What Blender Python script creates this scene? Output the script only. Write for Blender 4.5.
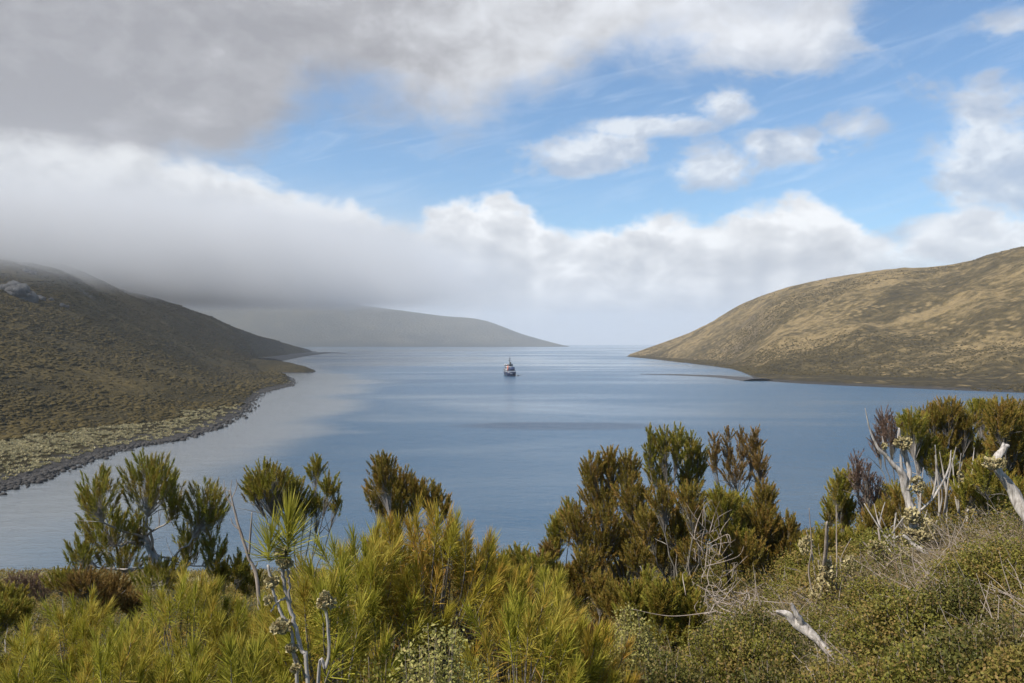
import bpy, math, random
import numpy as np
from mathutils import Vector

for o in list(bpy.data.objects):
    bpy.data.objects.remove(o, do_unlink=True)
sc = bpy.context.scene
COL = sc.collection
R = math.radians
rnd = random.Random(7)

# ------------------------------------------------------------------ camera
F = 800.0            # focal length in pixels of the 1024 px frame
HZ = 343.0           # horizon row
CZ = 42.0            # eye height above the water
cam = bpy.data.cameras.new('camera')
cam.sensor_width = 36.0
cam.lens = F / 1024 * 36.0
cam.clip_start = 0.1
cam.clip_end = 120000
cam_o = bpy.data.objects.new('camera', cam)
COL.objects.link(cam_o)
cam_o.location = (0, 0, CZ)
cam_o.rotation_euler = (R(90) + math.atan((HZ - 341.5) / F), 0, 0)
sc.camera = cam_o

# ------------------------------------------------------------------ node helper
class NT:
    def __init__(self, tree):
        self.t = tree; self.n = tree.nodes; self.l = tree.links
        self.n.clear()
    def new(self, typ, ins=None, **props):
        nd = self.n.new(typ)
        for k, v in props.items():
            setattr(nd, k, v)
        for k, v in (ins or {}).items():
            self.put(nd, k, v)
        return nd
    def put(self, nd, k, v):
        s = nd.inputs[k]
        if isinstance(v, bpy.types.NodeSocket):
            self.l.new(v, s)
        else:
            if isinstance(v, (tuple, list)) and s.type == 'RGBA' and len(v) == 3:
                v = (*v, 1)
            s.default_value = v
    def m(self, op, a, b=None, c=None, clamp=False):
        nd = self.n.new('ShaderNodeMath'); nd.operation = op; nd.use_clamp = clamp
        for i, v in enumerate((a, b, c)):
            if v is not None:
                self.put(nd, i, v)
        return nd.outputs[0]
    def add(self, a, b): return self.m('ADD', a, b)
    def sub(self, a, b): return self.m('SUBTRACT', a, b)
    def mul(self, a, b): return self.m('MULTIPLY', a, b)
    def step(self, x, a, b, lo=0.0, hi=1.0, smooth=True):
        nd = self.new('ShaderNodeMapRange', {0: x, 1: a, 2: b, 3: lo, 4: hi},
                      interpolation_type='SMOOTHSTEP' if smooth else 'LINEAR')
        return nd.outputs[0]
    def xyz(self, v):
        nd = self.new('ShaderNodeSeparateXYZ', {0: v}); return nd.outputs
    def vec(self, x, y, z):
        return self.new('ShaderNodeCombineXYZ', {0: x, 1: y, 2: z}).outputs[0]
    def noise(self, v, scale, detail=6, rough=0.55, dist=0.0, lac=2.0):
        return self.new('ShaderNodeTexNoise', {'Vector': v, 'Scale': scale, 'Detail': detail, 'Roughness': rough,
                                               'Lacunarity': lac, 'Distortion': dist}).outputs[0]
    def mix(self, f, a, b, blend='MIX'):
        nd = self.n.new('ShaderNodeMix'); nd.data_type = 'RGBA'; nd.blend_type = blend
        self.put(nd, 0, f); self.put(nd, 6, a); self.put(nd, 7, b)
        return nd.outputs[2]
    def ramp(self, f, stops, interp='LINEAR'):
        nd = self.n.new('ShaderNodeValToRGB'); nd.color_ramp.interpolation = interp
        el = nd.color_ramp.elements
        while len(el) < len(stops): el.new(0.5)
        for e, (p, c) in zip(el, stops):
            e.position = p; e.color = (*c, 1) if len(c) == 3 else c
        self.put(nd, 0, f)
        return nd.outputs[0]
    def curve(self, f, pts):
        nd = self.n.new('ShaderNodeFloatCurve')
        cv = nd.mapping.curves[0]
        while len(cv.points) < len(pts): cv.points.new(0.5, 0.5)
        for p, (x, y) in zip(cv.points, pts):
            p.location = (x, y); p.handle_type = 'AUTO'
        nd.mapping.update()
        self.put(nd, 1, f)
        return nd.outputs[0]

def azel(px, py):
    az = math.atan((px - 512) / F)
    return az, math.atan((HZ - py) / F * math.cos(az))

# ------------------------------------------------------------------ sky
SUN_DIR = Vector((-0.60, -0.36, 0.72)).normalized()
SUN_EL = math.asin(SUN_DIR.z)
SUN_ROT = math.atan2(SUN_DIR.x, SUN_DIR.y)

world = bpy.data.worlds.new('World')
sc.world = world
world.use_nodes = True
w = NT(world.node_tree)
wo = w.new('ShaderNodeOutputWorld')
SKY = 0.09
sky = w.new('ShaderNodeTexSky', sky_type='NISHITA', sun_disc=False, sun_elevation=SUN_EL, sun_rotation=SUN_ROT,
            altitude=40, air_density=1.0, dust_density=0.4, ozone_density=1.6)
d = w.new('ShaderNodeTexCoord').outputs['Generated']
dx, dy, dz = w.xyz(d)
az = w.m('ARCTAN2', dx, dy)
el = w.m('ARCSINE', dz)
elc = w.m('MAXIMUM', el, 0.0)
t_az = w.m('MULTIPLY_ADD', az, 1 / 1.6, 0.5, clamp=True)       # -0.8..0.8 rad -> 0..1

def curve_pts(pts, scale):
    return [(min(1, max(0, azel(px, py)[0] / 1.6 + .5)), azel(px, py)[1] / scale) for px, py in pts]

cv1 = w.vec(w.mul(az, 1.0), w.mul(elc, 1.5), 3.1)
n_big = w.noise(cv1, 5.0, 7, 0.56, 0.3)
n_med = w.noise(cv1, 13.0, 10, 0.60, 0.25)
cv2 = w.vec(w.add(w.mul(az, 1.0), 0.014), w.mul(w.sub(elc, 0.022), 1.5), 3.1)
n_med2 = w.noise(cv2, 13.0, 5, 0.55, 0.25)
n_soft = w.noise(w.vec(w.mul(az, 1.0), w.mul(elc, 2.0), 9.7), 4.0, 5, 0.5, 0.4)
relief = w.sub(n_med2, n_med)           # >0 on the side turned to the sun

# high grey sheet: everything above a wandering lower edge
low = w.curve(t_az, curve_pts([(-300, 190), (0, 176), (150, 176), (255, 152), (330, 106), (440, 118), (520, 100), (600, 52),
                               (700, 62), (790, 58), (850, 22), (900, -45), (1010, -75), (1300, -20)], 0.6))
low = w.mul(low, 0.6)
edge1 = w.add(w.sub(elc, low), w.add(w.mul(w.sub(n_big, 0.5), 0.16), w.mul(w.sub(n_med, 0.5), 0.10)))
d1 = w.step(edge1, -0.035, 0.055)
g1 = w.step(az, -0.5, 0.25)
g1 = w.add(w.add(w.mul(g1, 0.62), w.mul(w.sub(n_soft, 0.5), 0.55)), w.mul(relief, 0.8))
c1 = w.ramp(g1, [(0.0, (.26, .26, .28)), (0.22, (.325, .325, .345)), (0.5, (.49, .50, .525)), (0.85, (.66, .68, .72))])
thin = w.step(az, 0.1, 0.6, 1.0, 0.62)
d1 = w.mul(w.mul(d1, thin), w.step(dy, -0.15, 0.35))

# cumulus bank lying along the horizon
top = w.curve(t_az, curve_pts([(-300, 130), (0, 140), (120, 148), (230, 165), (300, 188), (360, 206), (415, 222), (445, 205), (485, 197),
                               (525, 214), (560, 238), (610, 236), (660, 214), (720, 208), (790, 197), (840, 210), (890, 243),
                               (930, 228), (985, 208), (1024, 216), (1300, 190)], 0.6))
top = w.mul(top, 0.6)
edge2 = w.add(w.sub(top, elc), w.add(w.mul(w.sub(n_med, 0.5), 0.085), w.mul(w.sub(n_big, 0.5), 0.05)))
d2 = w.step(w.m('DIVIDE', edge2, w.step(az, -.25, -.5, 1.0, 1.7)), -0.006, 0.016)
thin2 = w.step(az, 0.38, 0.52, 1.0, 0.72)
d2 = w.mul(w.mul(d2, thin2), w.step(dy, -0.25, 0.25))
rel2 = w.m('DIVIDE', w.sub(top, elc), w.m('MAXIMUM', top, 0.02))
g2 = w.add(w.add(rel2, w.mul(relief, -1.7)), w.mul(w.sub(n_soft, 0.5), 0.55))
c2 = w.ramp(g2, [(0.0, (.74, .75, .76)), (0.2, (.60, .61, .625)), (0.5, (.47, .485, .51)), (0.8, (.385, .405, .44)), (1.0, (.39, .42, .465))])
dark2 = w.mul(w.step(az, -0.62, -0.05, 0.80, 1.0), w.add(1.0, w.mul(w.mul(w.step(rel2, .1, .75), w.step(az, 0.05, -.45)), -.26)))
c2 = w.mix(1.0, c2, w.vec(dark2, dark2, dark2), 'MULTIPLY')

# separate small cumulus and wisps in the blue
acc = None
pv = w.vec(az, el, 0.0)
for px, py, sx, sy in [(585, 150, 62, 26), (728, 102, 36, 19), (712, 168, 44, 24), (800, 142, 62, 20), (845, 128, 40, 17),
                       (1005, 150, 62, 66), (1000, 112, 50, 40), (960, 238, 70, 24), (780, 45, 92, 30), (1010, 25, 40, 16), (640, 125, 80, 12)]:
    ca, ce = azel(px, py)
    q = w.new('ShaderNodeVectorMath', {0: pv, 1: (ca, ce, 0)}, operation='SUBTRACT').outputs[0]
    q = w.new('ShaderNodeVectorMath', {0: q, 1: (F / sx / 1.2, F / sy / 1.2, 0)}, operation='MULTIPLY').outputs[0]
    q = w.new('ShaderNodeVectorMath', {0: q}, operation='LENGTH').outputs['Value']
    q = w.step(q, 1.5, 0.0)
    acc = q if acc is None else w.m('MAXIMUM', acc, q)
e3 = w.add(acc, w.add(w.mul(w.sub(n_med, 0.5), 2.3), w.mul(w.sub(n_big, 0.5), 0.8)))
d3 = w.step(e3, 0.34, 0.86, 0.0, 0.82)
g3 = w.add(0.45, w.add(w.mul(relief, 3.0), w.mul(w.sub(n_soft, .5), .8)))
c3 = w.ramp(g3, [(0.1, (.34, .39, .48)), (0.5, (.47, .50, .55)), (0.85, (.66, .68, .70))])
# cirrus streaks
n_ci = w.noise(w.vec(w.mul(w.add(az, w.mul(el, 0.8)), 3.0), w.mul(w.sub(el, w.mul(az, .25)), 22.0), 1.3), 2.2, 6, 0.6, 0.8)
d4 = w.mul(w.step(n_ci, 0.45, 0.85, 0.0, 0.24), w.step(el, 0.08, 0.2))

skyc = w.mix(1.0, sky.outputs[0], (SKY, SKY, SKY), 'MULTIPLY')
skyc = w.mix(1.0, skyc, (.74, 1.02, 1.20), 'MULTIPLY')
c = w.mix(d4, skyc, (.66, .72, .80))
c = w.mix(d3, c, c3)
c = w.mix(d1, c, c1)
c = w.mix(d2, c, c2)
veil = w.step(elc, 0.0, 0.045, 0.75, 0.0)
c = w.mix(veil, c, w.mix(w.step(az, -.38, .06), (.27, .277, .295), (.41, .44, .485)))
bg = w.new('ShaderNodeBackground', {'Color': c, 'Strength': 1.0})
w.l.new(bg.outputs[0], wo.inputs['Surface'])
world.cycles.sampling_method = 'MANUAL'
world.cycles.sample_map_resolution = 512

# ------------------------------------------------------------------ sun
sun = bpy.data.lights.new('sun', 'SUN')
sun.energy = 5.0
sun.angle = R(0.6)
sun.color = (1.0, 0.94, 0.85)
sun_o = bpy.data.objects.new('sun', sun)
COL.objects.link(sun_o)
sun_o.rotation_euler = (-SUN_DIR).to_track_quat('-Z', 'Y').to_euler()
sun_o.location = (0, 0, 900)

sc.view_settings.view_transform = 'Standard'
sc.view_settings.look = 'None'
sc.view_settings.exposure = 0.45
sc.view_settings.gamma = 1.0
sc.view_settings.use_curve_mapping = False
sc.render.engine = 'CYCLES'
sc.cycles.use_denoising = True
sc.cycles.max_bounces = 6
sc.cycles.diffuse_bounces = 2
sc.cycles.glossy_bounces = 2
sc.cycles.transmission_bounces = 3
sc.cycles.volume_bounces = 2
sc.cycles.transparent_max_bounces = 6
sc.cycles.volume_max_steps = 256
sc.cycles.use_adaptive_sampling = True
sc.cycles.adaptive_threshold = 0.02

# ------------------------------------------------------------------ helpers
def P(px, py, D):
    return np.array([(px - 512) / F * D, D, CZ - (py - HZ) / F * D])

def W(px, py):
    """point on the water seen at a pixel"""
    D = CZ * F / (py - HZ)
    return np.array([(px - 512) / F * D, D, 0.0])

def tag(o, label=None, cat=None, group=None, kind=None):
    if label: o['label'] = label
    if cat: o['category'] = cat
    if group: o['group'] = group
    if kind: o['kind'] = kind
    return o

def empty(name, loc):
    o = bpy.data.objects.new(name, None)
    o.empty_display_size = 0.2
    o.location = loc
    COL.objects.link(o)
    return o

class MB:
    """collects quads, triangles and a per-vertex colour attribute, links them as one mesh"""
    def __init__(self):
        self.v = []; self.c = []; self.q = []; self.t = []; self.n = 0
    def put(self, v, q=None, t=None, c=None):
        v = np.asarray(v, float).reshape(-1, 3)
        if q is not None and len(q): self.q.append(np.asarray(q, np.int64).reshape(-1, 4) + self.n)
        if t is not None and len(t): self.t.append(np.asarray(t, np.int64).reshape(-1, 3) + self.n)
        self.v.append(v)
        c = np.zeros((len(v), 3)) if c is None else np.broadcast_to(np.asarray(c, float), (len(v), 3))
        self.c.append(c)
        self.n += len(v)
    def mesh(self, name, mat, origin=(0, 0, 0), smooth=False):
        v = np.concatenate(self.v) - np.asarray(origin, float)
        c = np.concatenate(self.c)
        q = np.concatenate(self.q) if self.q else np.zeros((0, 4), np.int64)
        t = np.concatenate(self.t) if self.t else np.zeros((0, 3), np.int64)
        me = bpy.data.meshes.new(name)
        me.vertices.add(len(v)); me.vertices.foreach_set('co', v.astype(np.float32).ravel())
        loops = np.concatenate([q.ravel(), t.ravel()]).astype(np.int32)
        me.loops.add(len(loops)); me.loops.foreach_set('vertex_index', loops)
        starts = np.concatenate([np.arange(len(q)) * 4, len(q) * 4 + np.arange(len(t)) * 3]).astype(np.int32)
        me.polygons.add(len(starts)); me.polygons.foreach_set('loop_start', starts)
        if smooth: me.polygons.foreach_set('use_smooth', np.ones(len(starts), bool))
        me.update(calc_edges=True)
        at = me.color_attributes.new('col', 'FLOAT_COLOR', 'POINT')
        at.data.foreach_set('color', np.concatenate([c, np.ones((len(c), 1))], 1).astype(np.float32).ravel())
        for m_ in (mat if isinstance(mat, (list, tuple)) else [mat]):
            me.materials.append(m_)
        return me
    def build(self, name, mat, parent=None, smooth=False):
        org = np.array(parent_loc(parent)) if parent else np.zeros(3)
        o = bpy.data.objects.new(name, self.mesh(name, mat, org, smooth))
        COL.objects.link(o)
        if parent: o.parent = parent
        return o

def parent_loc(p):
    v = Vector((0, 0, 0))
    while p is not None:
        v = v + p.location; p = p.parent
    return v

def unit(a):
    a = np.asarray(a, float)
    return a / np.maximum(np.linalg.norm(a, axis=-1, keepdims=True), 1e-9)

def hash2(ix, iy, seed):
    h = (ix.astype(np.int64) * 374761393 + iy.astype(np.int64) * 668265263 + seed * 974634773) & 0xffffffff
    h = ((h ^ (h >> 13)) * 1274126177) & 0xffffffff
    h = (h ^ (h >> 16)) & 0xffffffff
    return h / 4294967295.0

def vnoise(x, y, seed=0):
    x = np.asarray(x, float); y = np.asarray(y, float)
    ix = np.floor(x); iy = np.floor(y)
    fx = x - ix; fy = y - iy
    fx = fx * fx * fx * (fx * (fx * 6 - 15) + 10); fy = fy * fy * fy * (fy * (fy * 6 - 15) + 10)
    a = hash2(ix, iy, seed); b = hash2(ix + 1, iy, seed); c_ = hash2(ix, iy + 1, seed); d_ = hash2(ix + 1, iy + 1, seed)
    return (a * (1 - fx) + b * fx) * (1 - fy) + (c_ * (1 - fx) + d_ * fx) * fy

def fbm(x, y, scale, octs=5, seed=0, gain=0.5):
    s = 0; a = 1.0; tot = 0
    for k in range(octs):
        s = s + a * (vnoise(x / scale * 2 ** k + 17.3 * k, y / scale * 2 ** k - 9.1 * k, seed + k) - 0.5)
        tot += a; a *= gain
    return s / tot * 2

def tube(mb, pts, rad, n=6, c=(0, 0, 0), cap=True, flute=0.0, seed=0):
    pts = np.asarray(pts, float); rad = np.broadcast_to(np.asarray(rad, float), (len(pts),))
    tan = unit(np.gradient(pts, axis=0))
    ref = np.array([0.31, 0.9, 0.2]) if abs(tan[0] @ unit([0.31, 0.9, 0.2])) < 0.9 else np.array([1.0, 0, 0])
    u = unit(np.cross(tan, ref)); v = np.cross(tan, u)
    a = np.arange(n) / n * 2 * math.pi
    ring = pts[:, None] + rad[:, None, None] * (u[:, None] * np.cos(a)[None, :, None] + v[:, None] * np.sin(a)[None, :, None])
    k = len(pts)
    if flute:
        fl = vnoise(np.repeat(np.arange(k)[:, None] * .22, n, 1) + seed * 7.7, np.repeat(np.arange(n)[None] * .9, k, 0), 5) - .5
        ring = pts[:, None] + (ring - pts[:, None]) * (1 + flute * fl)[..., None]
    i = np.arange(k - 1)[:, None] * n; j = np.arange(n)[None]; j2 = (j + 1) % n
    q = np.stack([i + j, i + j2, i + n + j2, i + n + j], -1).reshape(-1, 4)
    verts = ring.reshape(-1, 3)
    tris = None
    if cap:
        verts = np.vstack([verts, pts[-1] + tan[-1] * rad[-1] * .5, pts[0]])
        e = k * n
        tris = [[(k - 1) * n + m, (k - 1) * n + (m + 1) % n, e] for m in range(n)] + [[(m + 1) % n, m, e + 1] for m in range(n)]
    mb.put(verts, q, tris, c)

def bez(a, b, c_, d_, n):
    t = np.linspace(0, 1, n)[:, None]
    return (1 - t) ** 3 * a + 3 * (1 - t) ** 2 * t * b + 3 * (1 - t) * t * t * c_ + t ** 3 * d_

def spline(pts, n):
    """smooth line through points"""
    pts = np.asarray(pts, float); k = len(pts)
    s = np.linspace(0, k - 1, n); i = np.clip(s.astype(int), 0, k - 2); f = (s - i)[:, None]
    p0 = pts[np.clip(i - 1, 0, k - 1)]; p1 = pts[i]; p2 = pts[i + 1]; p3 = pts[np.clip(i + 2, 0, k - 1)]
    return 0.5 * (2 * p1 + (p2 - p0) * f + (2 * p0 - 5 * p1 + 4 * p2 - p3) * f ** 2 + (3 * p1 - p0 - 3 * p2 + p3) * f ** 3)

def leaves(mb, p, d, L, Wd, rng, bend=0.1, wb=0.7, wm=0.9, mid=0.5, plume=0.5):
    """narrow leaves: one quad and a tip triangle each"""
    n = len(p)
    d = unit(d)
    L = np.broadcast_to(np.asarray(L, float), (n,))[:, None]; Wd = np.broadcast_to(np.asarray(Wd, float), (n,))[:, None] * 0.5
    side = unit(np.cross(d, rng.normal(size=(n, 3))))
    drop = np.array([0, 0, -1.0])
    m_ = p + d * L * mid + drop * L * np.asarray(bend).reshape(-1, 1) * .25 if np.ndim(bend) else p + d * L * mid + drop * L * bend * .25
    tip = p + d * L + drop * L * (np.asarray(bend).reshape(-1, 1) if np.ndim(bend) else bend)
    v = np.stack([p - side * Wd * wb, p + side * Wd * wb, m_ + side * Wd * wm, m_ - side * Wd * wm, tip], 1)
    b = np.arange(n)[:, None] * 5
    r_ = rng.random(n)
    c = np.zeros((n, 5, 3)); c[:, :, 0] = r_[:, None]; c[:, :, 1] = [0, 0, mid, mid, 1]
    c[:, :, 2] = np.broadcast_to(plume, (n,))[:, None]
    mb.put(v.reshape(-1, 3), b + np.array([0, 1, 2, 3]), b + np.array([3, 2, 4]), c.reshape(-1, 3))

def plume(mb, base, d, l, n, L, Wd, rng, a0=60, a1=8, s0=0.15, bend=0.1, pv=None, wm=0.9):
    d = unit(d)
    s = s0 + (1 - s0) * rng.random(n) ** 0.8
    ph = rng.random(n) * 2 * math.pi
    u = unit(np.cross(d, [0.2, 0.9, 0.37])); v = np.cross(d, u)
    a = np.radians(a0 + (a1 - a0) * ((s - s0) / (1 - s0)) + rng.normal(size=n) * 9)
    rad = u * np.cos(ph)[:, None] + v * np.sin(ph)[:, None]
    dr = d * np.cos(a)[:, None] + rad * np.sin(a)[:, None]
    p = np.asarray(base) + d * (s * l)[:, None]
    leaves(mb, p, dr, L * (0.7 + 0.6 * rng.random(n)), Wd, rng, bend=bend * rng.gamma(1.2, 1.6, n), plume=rng.random() if pv is None else pv, wm=wm)

ICO_V = None
def ico():
    global ICO_V, ICO_F
    if ICO_V is None:
        g = (1 + 5 ** .5) / 2
        ICO_V = unit(np.array([[-1, g, 0], [1, g, 0], [-1, -g, 0], [1, -g, 0], [0, -1, g], [0, 1, g], [0, -1, -g], [0, 1, -g],
                               [g, 0, -1], [g, 0, 1], [-g, 0, -1], [-g, 0, 1]], float))
        ICO_F = np.array([[0, 11, 5], [0, 5, 1], [0, 1, 7], [0, 7, 10], [0, 10, 11], [1, 5, 9], [5, 11, 4], [11, 10, 2], [10, 7, 6], [7, 1, 8],
                          [3, 9, 4], [3, 4, 2], [3, 2, 6], [3, 6, 8], [3, 8, 9], [4, 9, 5], [2, 4, 11], [6, 2, 10], [8, 6, 7], [9, 8, 1]])
    return ICO_V, ICO_F
ico()
def sub_ico(v, f):
    key = {}; v = list(map(tuple, v)); out = []
    def midp(a, b):
        k = (min(a, b), max(a, b))
        if k not in key:
            m_ = unit(np.array(v[a]) + np.array(v[b])); key[k] = len(v); v.append(tuple(m_))
        return key[k]
    for a, b, c_ in f:
        x, y, z = midp(a, b), midp(b, c_), midp(c_, a)
        out += [[a, x, z], [b, y, x], [c_, z, y], [x, y, z]]
    return np.array(v), np.array(out)
ICO2 = sub_ico(ICO_V, ICO_F)

def blobs(mb, pos, sx, sz, rng, lump=0.25, fine=False, col=None):
    """many small lumpy bushes or stones at once"""
    V, Fc = ICO2 if fine else (ICO_V, ICO_F)
    n = len(pos); k = len(V)
    a = rng.random(n) * 6.283
    ca, sa = np.cos(a), np.sin(a)
    j = 1 + lump * rng.normal(size=(n, k, 1))
    v = V[None] * j
    x = v[..., 0] * ca[:, None] - v[..., 1] * sa[:, None]; y = v[..., 0] * sa[:, None] + v[..., 1] * ca[:, None]
    el_ = (0.75 + .5 * rng.random(n))[:, None]
    v = np.stack([x * sx[:, None] * el_, y * sx[:, None] / el_, v[..., 2] * sz[:, None]], -1) + pos[:, None]
    t = (np.arange(n)[:, None, None] * k + Fc[None]).reshape(-1, 3)
    c = np.zeros((n, k, 3)); c[..., 0] = rng.random(n)[:, None]; c[..., 1] = (V[:, 2] * .5 + .5)[None]
    if col is not None: c[..., 2] = col[:, None]
    mb.put(v.reshape(-1, 3), None, t, c.reshape(-1, 3))

# ------------------------------------------------------------------ materials
def mat(name):
    m_ = bpy.data.materials.new(name); m_.use_nodes = True
    n = NT(m_.node_tree)
    out = n.new('ShaderNodeOutputMaterial')
    return m_, n, out

def bsdf(n, out, **ins):
    b = n.new('ShaderNodeBsdfPrincipled', {k.replace('_', ' '): v for k, v in ins.items()})
    n.l.new(b.outputs[0], out.inputs['Surface'])
    return b

def plain(name, col, rough=0.6, metal=0.0, var=0.15, scale=3.0, spec=0.5):
    m_, n, out = mat(name)
    tc = n.new('ShaderNodeTexCoord').outputs['Object']
    f = n.noise(tc, scale, 5)
    dk = tuple(x * (1 - var * 1.6) for x in col); lt = tuple(min(1, x * (1 + var)) for x in col)
    bsdf(n, out, Base_Color=n.mix(f, dk, lt), Roughness=rough, Metallic=metal, Specular_IOR_Level=spec)
    return m_

def foliage_mat(name, dark, light, tip, brown, pbrown=0.2, trans=0.3, rough=0.6, spec=0.14):
    """leaf colour from per-leaf random value, position along the leaf and the age of its shoot"""
    m_, n, out = mat(name)
    at = n.new('ShaderNodeVertexColor', layer_name='col').outputs[0]
    s = n.new('ShaderNodeSeparateColor', {0: at}).outputs
    base = n.mix(s[0], dark, light)
    base = n.mix(n.mul(n.step(s[1], 0.45, 1.0), n.step(s[2], 0.0, 1.0, 0.25, 1.0)), base, tip)
    old = n.step(n.add(n.mul(s[0], 0.75), n.mul(s[2], 0.45)), 1.12 - pbrown, 1.2 - pbrown)
    base = n.mix(old, base, brown)
    base = n.mix(n.step(s[2], .3, 1.0, 0, .55), base, n.mix(.5, tip, brown))
    pr = n.new('ShaderNodeBsdfPrincipled', {'Base Color': base, 'Roughness': rough, 'Specular IOR Level': spec})
    tr = n.new('ShaderNodeBsdfTranslucent', {'Color': n.mix(0.5, base, light)})
    mx = n.new('ShaderNodeMixShader', {0: trans, 1: pr.outputs[0], 2: tr.outputs[0]})
    n.l.new(mx.outputs[0], out.inputs['Surface'])
    return m_

M = {}
M['spiky'] = foliage_mat('long_leaf', (.125, .135, .012), (.43, .395, .05), (.56, .47, .09), (.38, .18, .04), .15)
M['spiky_gold'] = foliage_mat('long_leaf_gold', (.16, .145, .013), (.47, .39, .05), (.56, .38, .075), (.38, .16, .035), .20)
M['draco'] = foliage_mat('tree_leaf', (.10, .112, .016), (.33, .315, .052), (.39, .28, .062), (.27, .13, .04), .12)
M['heath'] = foliage_mat('heath_leaf', (.12, .102, .018), (.32, .255, .05), (.39, .24, .058), (.29, .145, .045), .17)
M['heath_green'] = foliage_mat('heath_green', (.12, .125, .016), (.355, .325, .052), (.40, .285, .058), (.28, .145, .04), .11)
M['heath_brown'] = foliage_mat('heath_brown', (.135, .095, .026), (.30, .205, .06), (.34, .20, .065), (.24, .13, .05), .28)
M['purple'] = foliage_mat('purple_heath', (.11, .078, .06), (.23, .15, .11), (.27, .165, .11), (.19, .12, .085), .4)
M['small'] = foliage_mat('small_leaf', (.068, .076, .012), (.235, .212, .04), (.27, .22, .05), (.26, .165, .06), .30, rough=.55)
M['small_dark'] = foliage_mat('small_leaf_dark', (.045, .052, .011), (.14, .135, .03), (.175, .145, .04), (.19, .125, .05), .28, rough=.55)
M['mid'] = foliage_mat('olive_growth', (.08, .07, .013), (.25, .195, .04), (.30, .21, .055), (.24, .14, .05), .3)
M['pale'] = foliage_mat('pale_leaf', (.14, .145, .035), (.42, .385, .12), (.46, .41, .15), (.38, .28, .12), .2)
M['straw'] = foliage_mat('dry_grass', (.20, .155, .08), (.40, .33, .19), (.42, .34, .2), (.26, .17, .10), .3)
M['tussock'] = foliage_mat('tussock', (.16, .15, .06), (.46, .40, .23), (.48, .41, .24), (.30, .23, .12), .2)
M['lichen'] = foliage_mat('lichen', (.24, .19, .09), (.47, .40, .21), (.46, .38, .2), (.22, .16, .08), .3, trans=.1)

def bark_mat(name, a, b, scale=9.0):
    m_, n, out = mat(name)
    tc = n.new('ShaderNodeTexCoord').outputs['Object']
    q = n.new('ShaderNodeMapping', {'Vector': tc, 'Scale': (1, 1, .18)}).outputs[0]
    f = n.noise(q, scale, 7, .65, .6)
    g = n.noise(tc, scale * .45, 4)
    col = n.ramp(f, [(.3, a), (.62, b)])
    col = n.mix(n.step(g, .55, .72, 0, .55), col, (.33, .31, .24))
    bmp = n.new('ShaderNodeBump', {'Strength': .6, 'Distance': .02, 'Height': f}).outputs[0]
    bsdf(n, out, Base_Color=col, Roughness=.85, Specular_IOR_Level=.2, Normal=bmp)
    return m_
M['bark'] = bark_mat('grey_bark', (.08, .065, .05), (.24, .215, .185))
M['bark_pale'] = bark_mat('pale_bark', (.15, .125, .10), (.42, .38, .34))
M['dead'] = bark_mat('bleached_wood', (.10, .08, .065), (.52, .47, .42), 24)
M['twig'] = bark_mat('dead_twig', (.16, .12, .09), (.36, .30, .25), 12)

# ------------------------------------------------------------------ terrain
def loft(pairs, nt, ns, back=0.6, prof=0.10, amp=9.0, scale=260, seed=1, gully=0.0):
    """a hillside between a shoreline and a ridge line; s<0 runs under the water, s>1 down the far side"""
    sh = spline([p[0] for p in pairs], nt); rg = spline([p[1] for p in pairs], nt)
    s = np.concatenate([[-.06, -.02], np.linspace(0, 1, ns), 1 + back * np.linspace(.04, 1, 14)])
    out = np.zeros((nt, len(s), 3))
    for k, sv in enumerate(s):
        xy = sh[:, :2] + (rg[:, :2] - sh[:, :2]) * sv
        if sv < 0: z = np.full(nt, sv * 60)
        elif sv <= 1: z = rg[:, 2] * (sv - prof * math.sin(2 * math.pi * sv))
        else: z = rg[:, 2] * (1 - .12 * (sv - 1) - .5 * (sv - 1) ** 2)
        out[:, k, :2] = xy; out[:, k, 2] = z
    m_ = np.clip(s, 0, 1)
    env = np.where(s < 0, 0, np.minimum(1, m_ / .12)) * np.where(s > .8, 1 - .75 * np.clip((s - .8) / .2, 0, 1), 1)
    hr = np.clip(rg[:, 2] / 60, 0.05, 1)[:, None]
    nz = fbm(out[..., 0], out[..., 1], scale, 6, seed, .5)
    nz2 = -np.abs(fbm(out[..., 0] * 1.0, out[..., 1], scale * .5, 4, seed + 40)) * gully
    nz2 = nz2 - np.abs(fbm(out[..., 0], out[..., 1], scale * .16, 3, seed + 60)) * gully * .32
    out[..., 2] += (nz * amp + nz2) * env[None] * hr
    dsh = np.hypot(out[..., 0] - sh[:, None, 0], out[..., 1] - sh[:, None, 1])
    out[..., 2] = np.where(s[None] > 0, np.maximum(out[..., 2], np.minimum(3.0, .06 * dsh) * np.minimum(1, hr * 3)), out[..., 2])
    out[..., 2] += (1.4 * fbm(out[..., 0], out[..., 1], 22, 3, seed + 9)) * np.minimum(env, 1)[None] * hr
    tt = np.repeat(np.linspace(0, 1, nt)[:, None], len(s), 1)
    ss = np.repeat(s[None], nt, 0)
    return out, ss, tt

def grid_mesh(mb, g, c):
    a, b = g.shape[:2]
    i = np.arange(a - 1)[:, None] * b + np.arange(b - 1)[None]
    mb.put(g.reshape(-1, 3), np.stack([i, i + 1, i + b + 1, i + b], -1).reshape(-1, 4), None, c.reshape(-1, 3))

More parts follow.
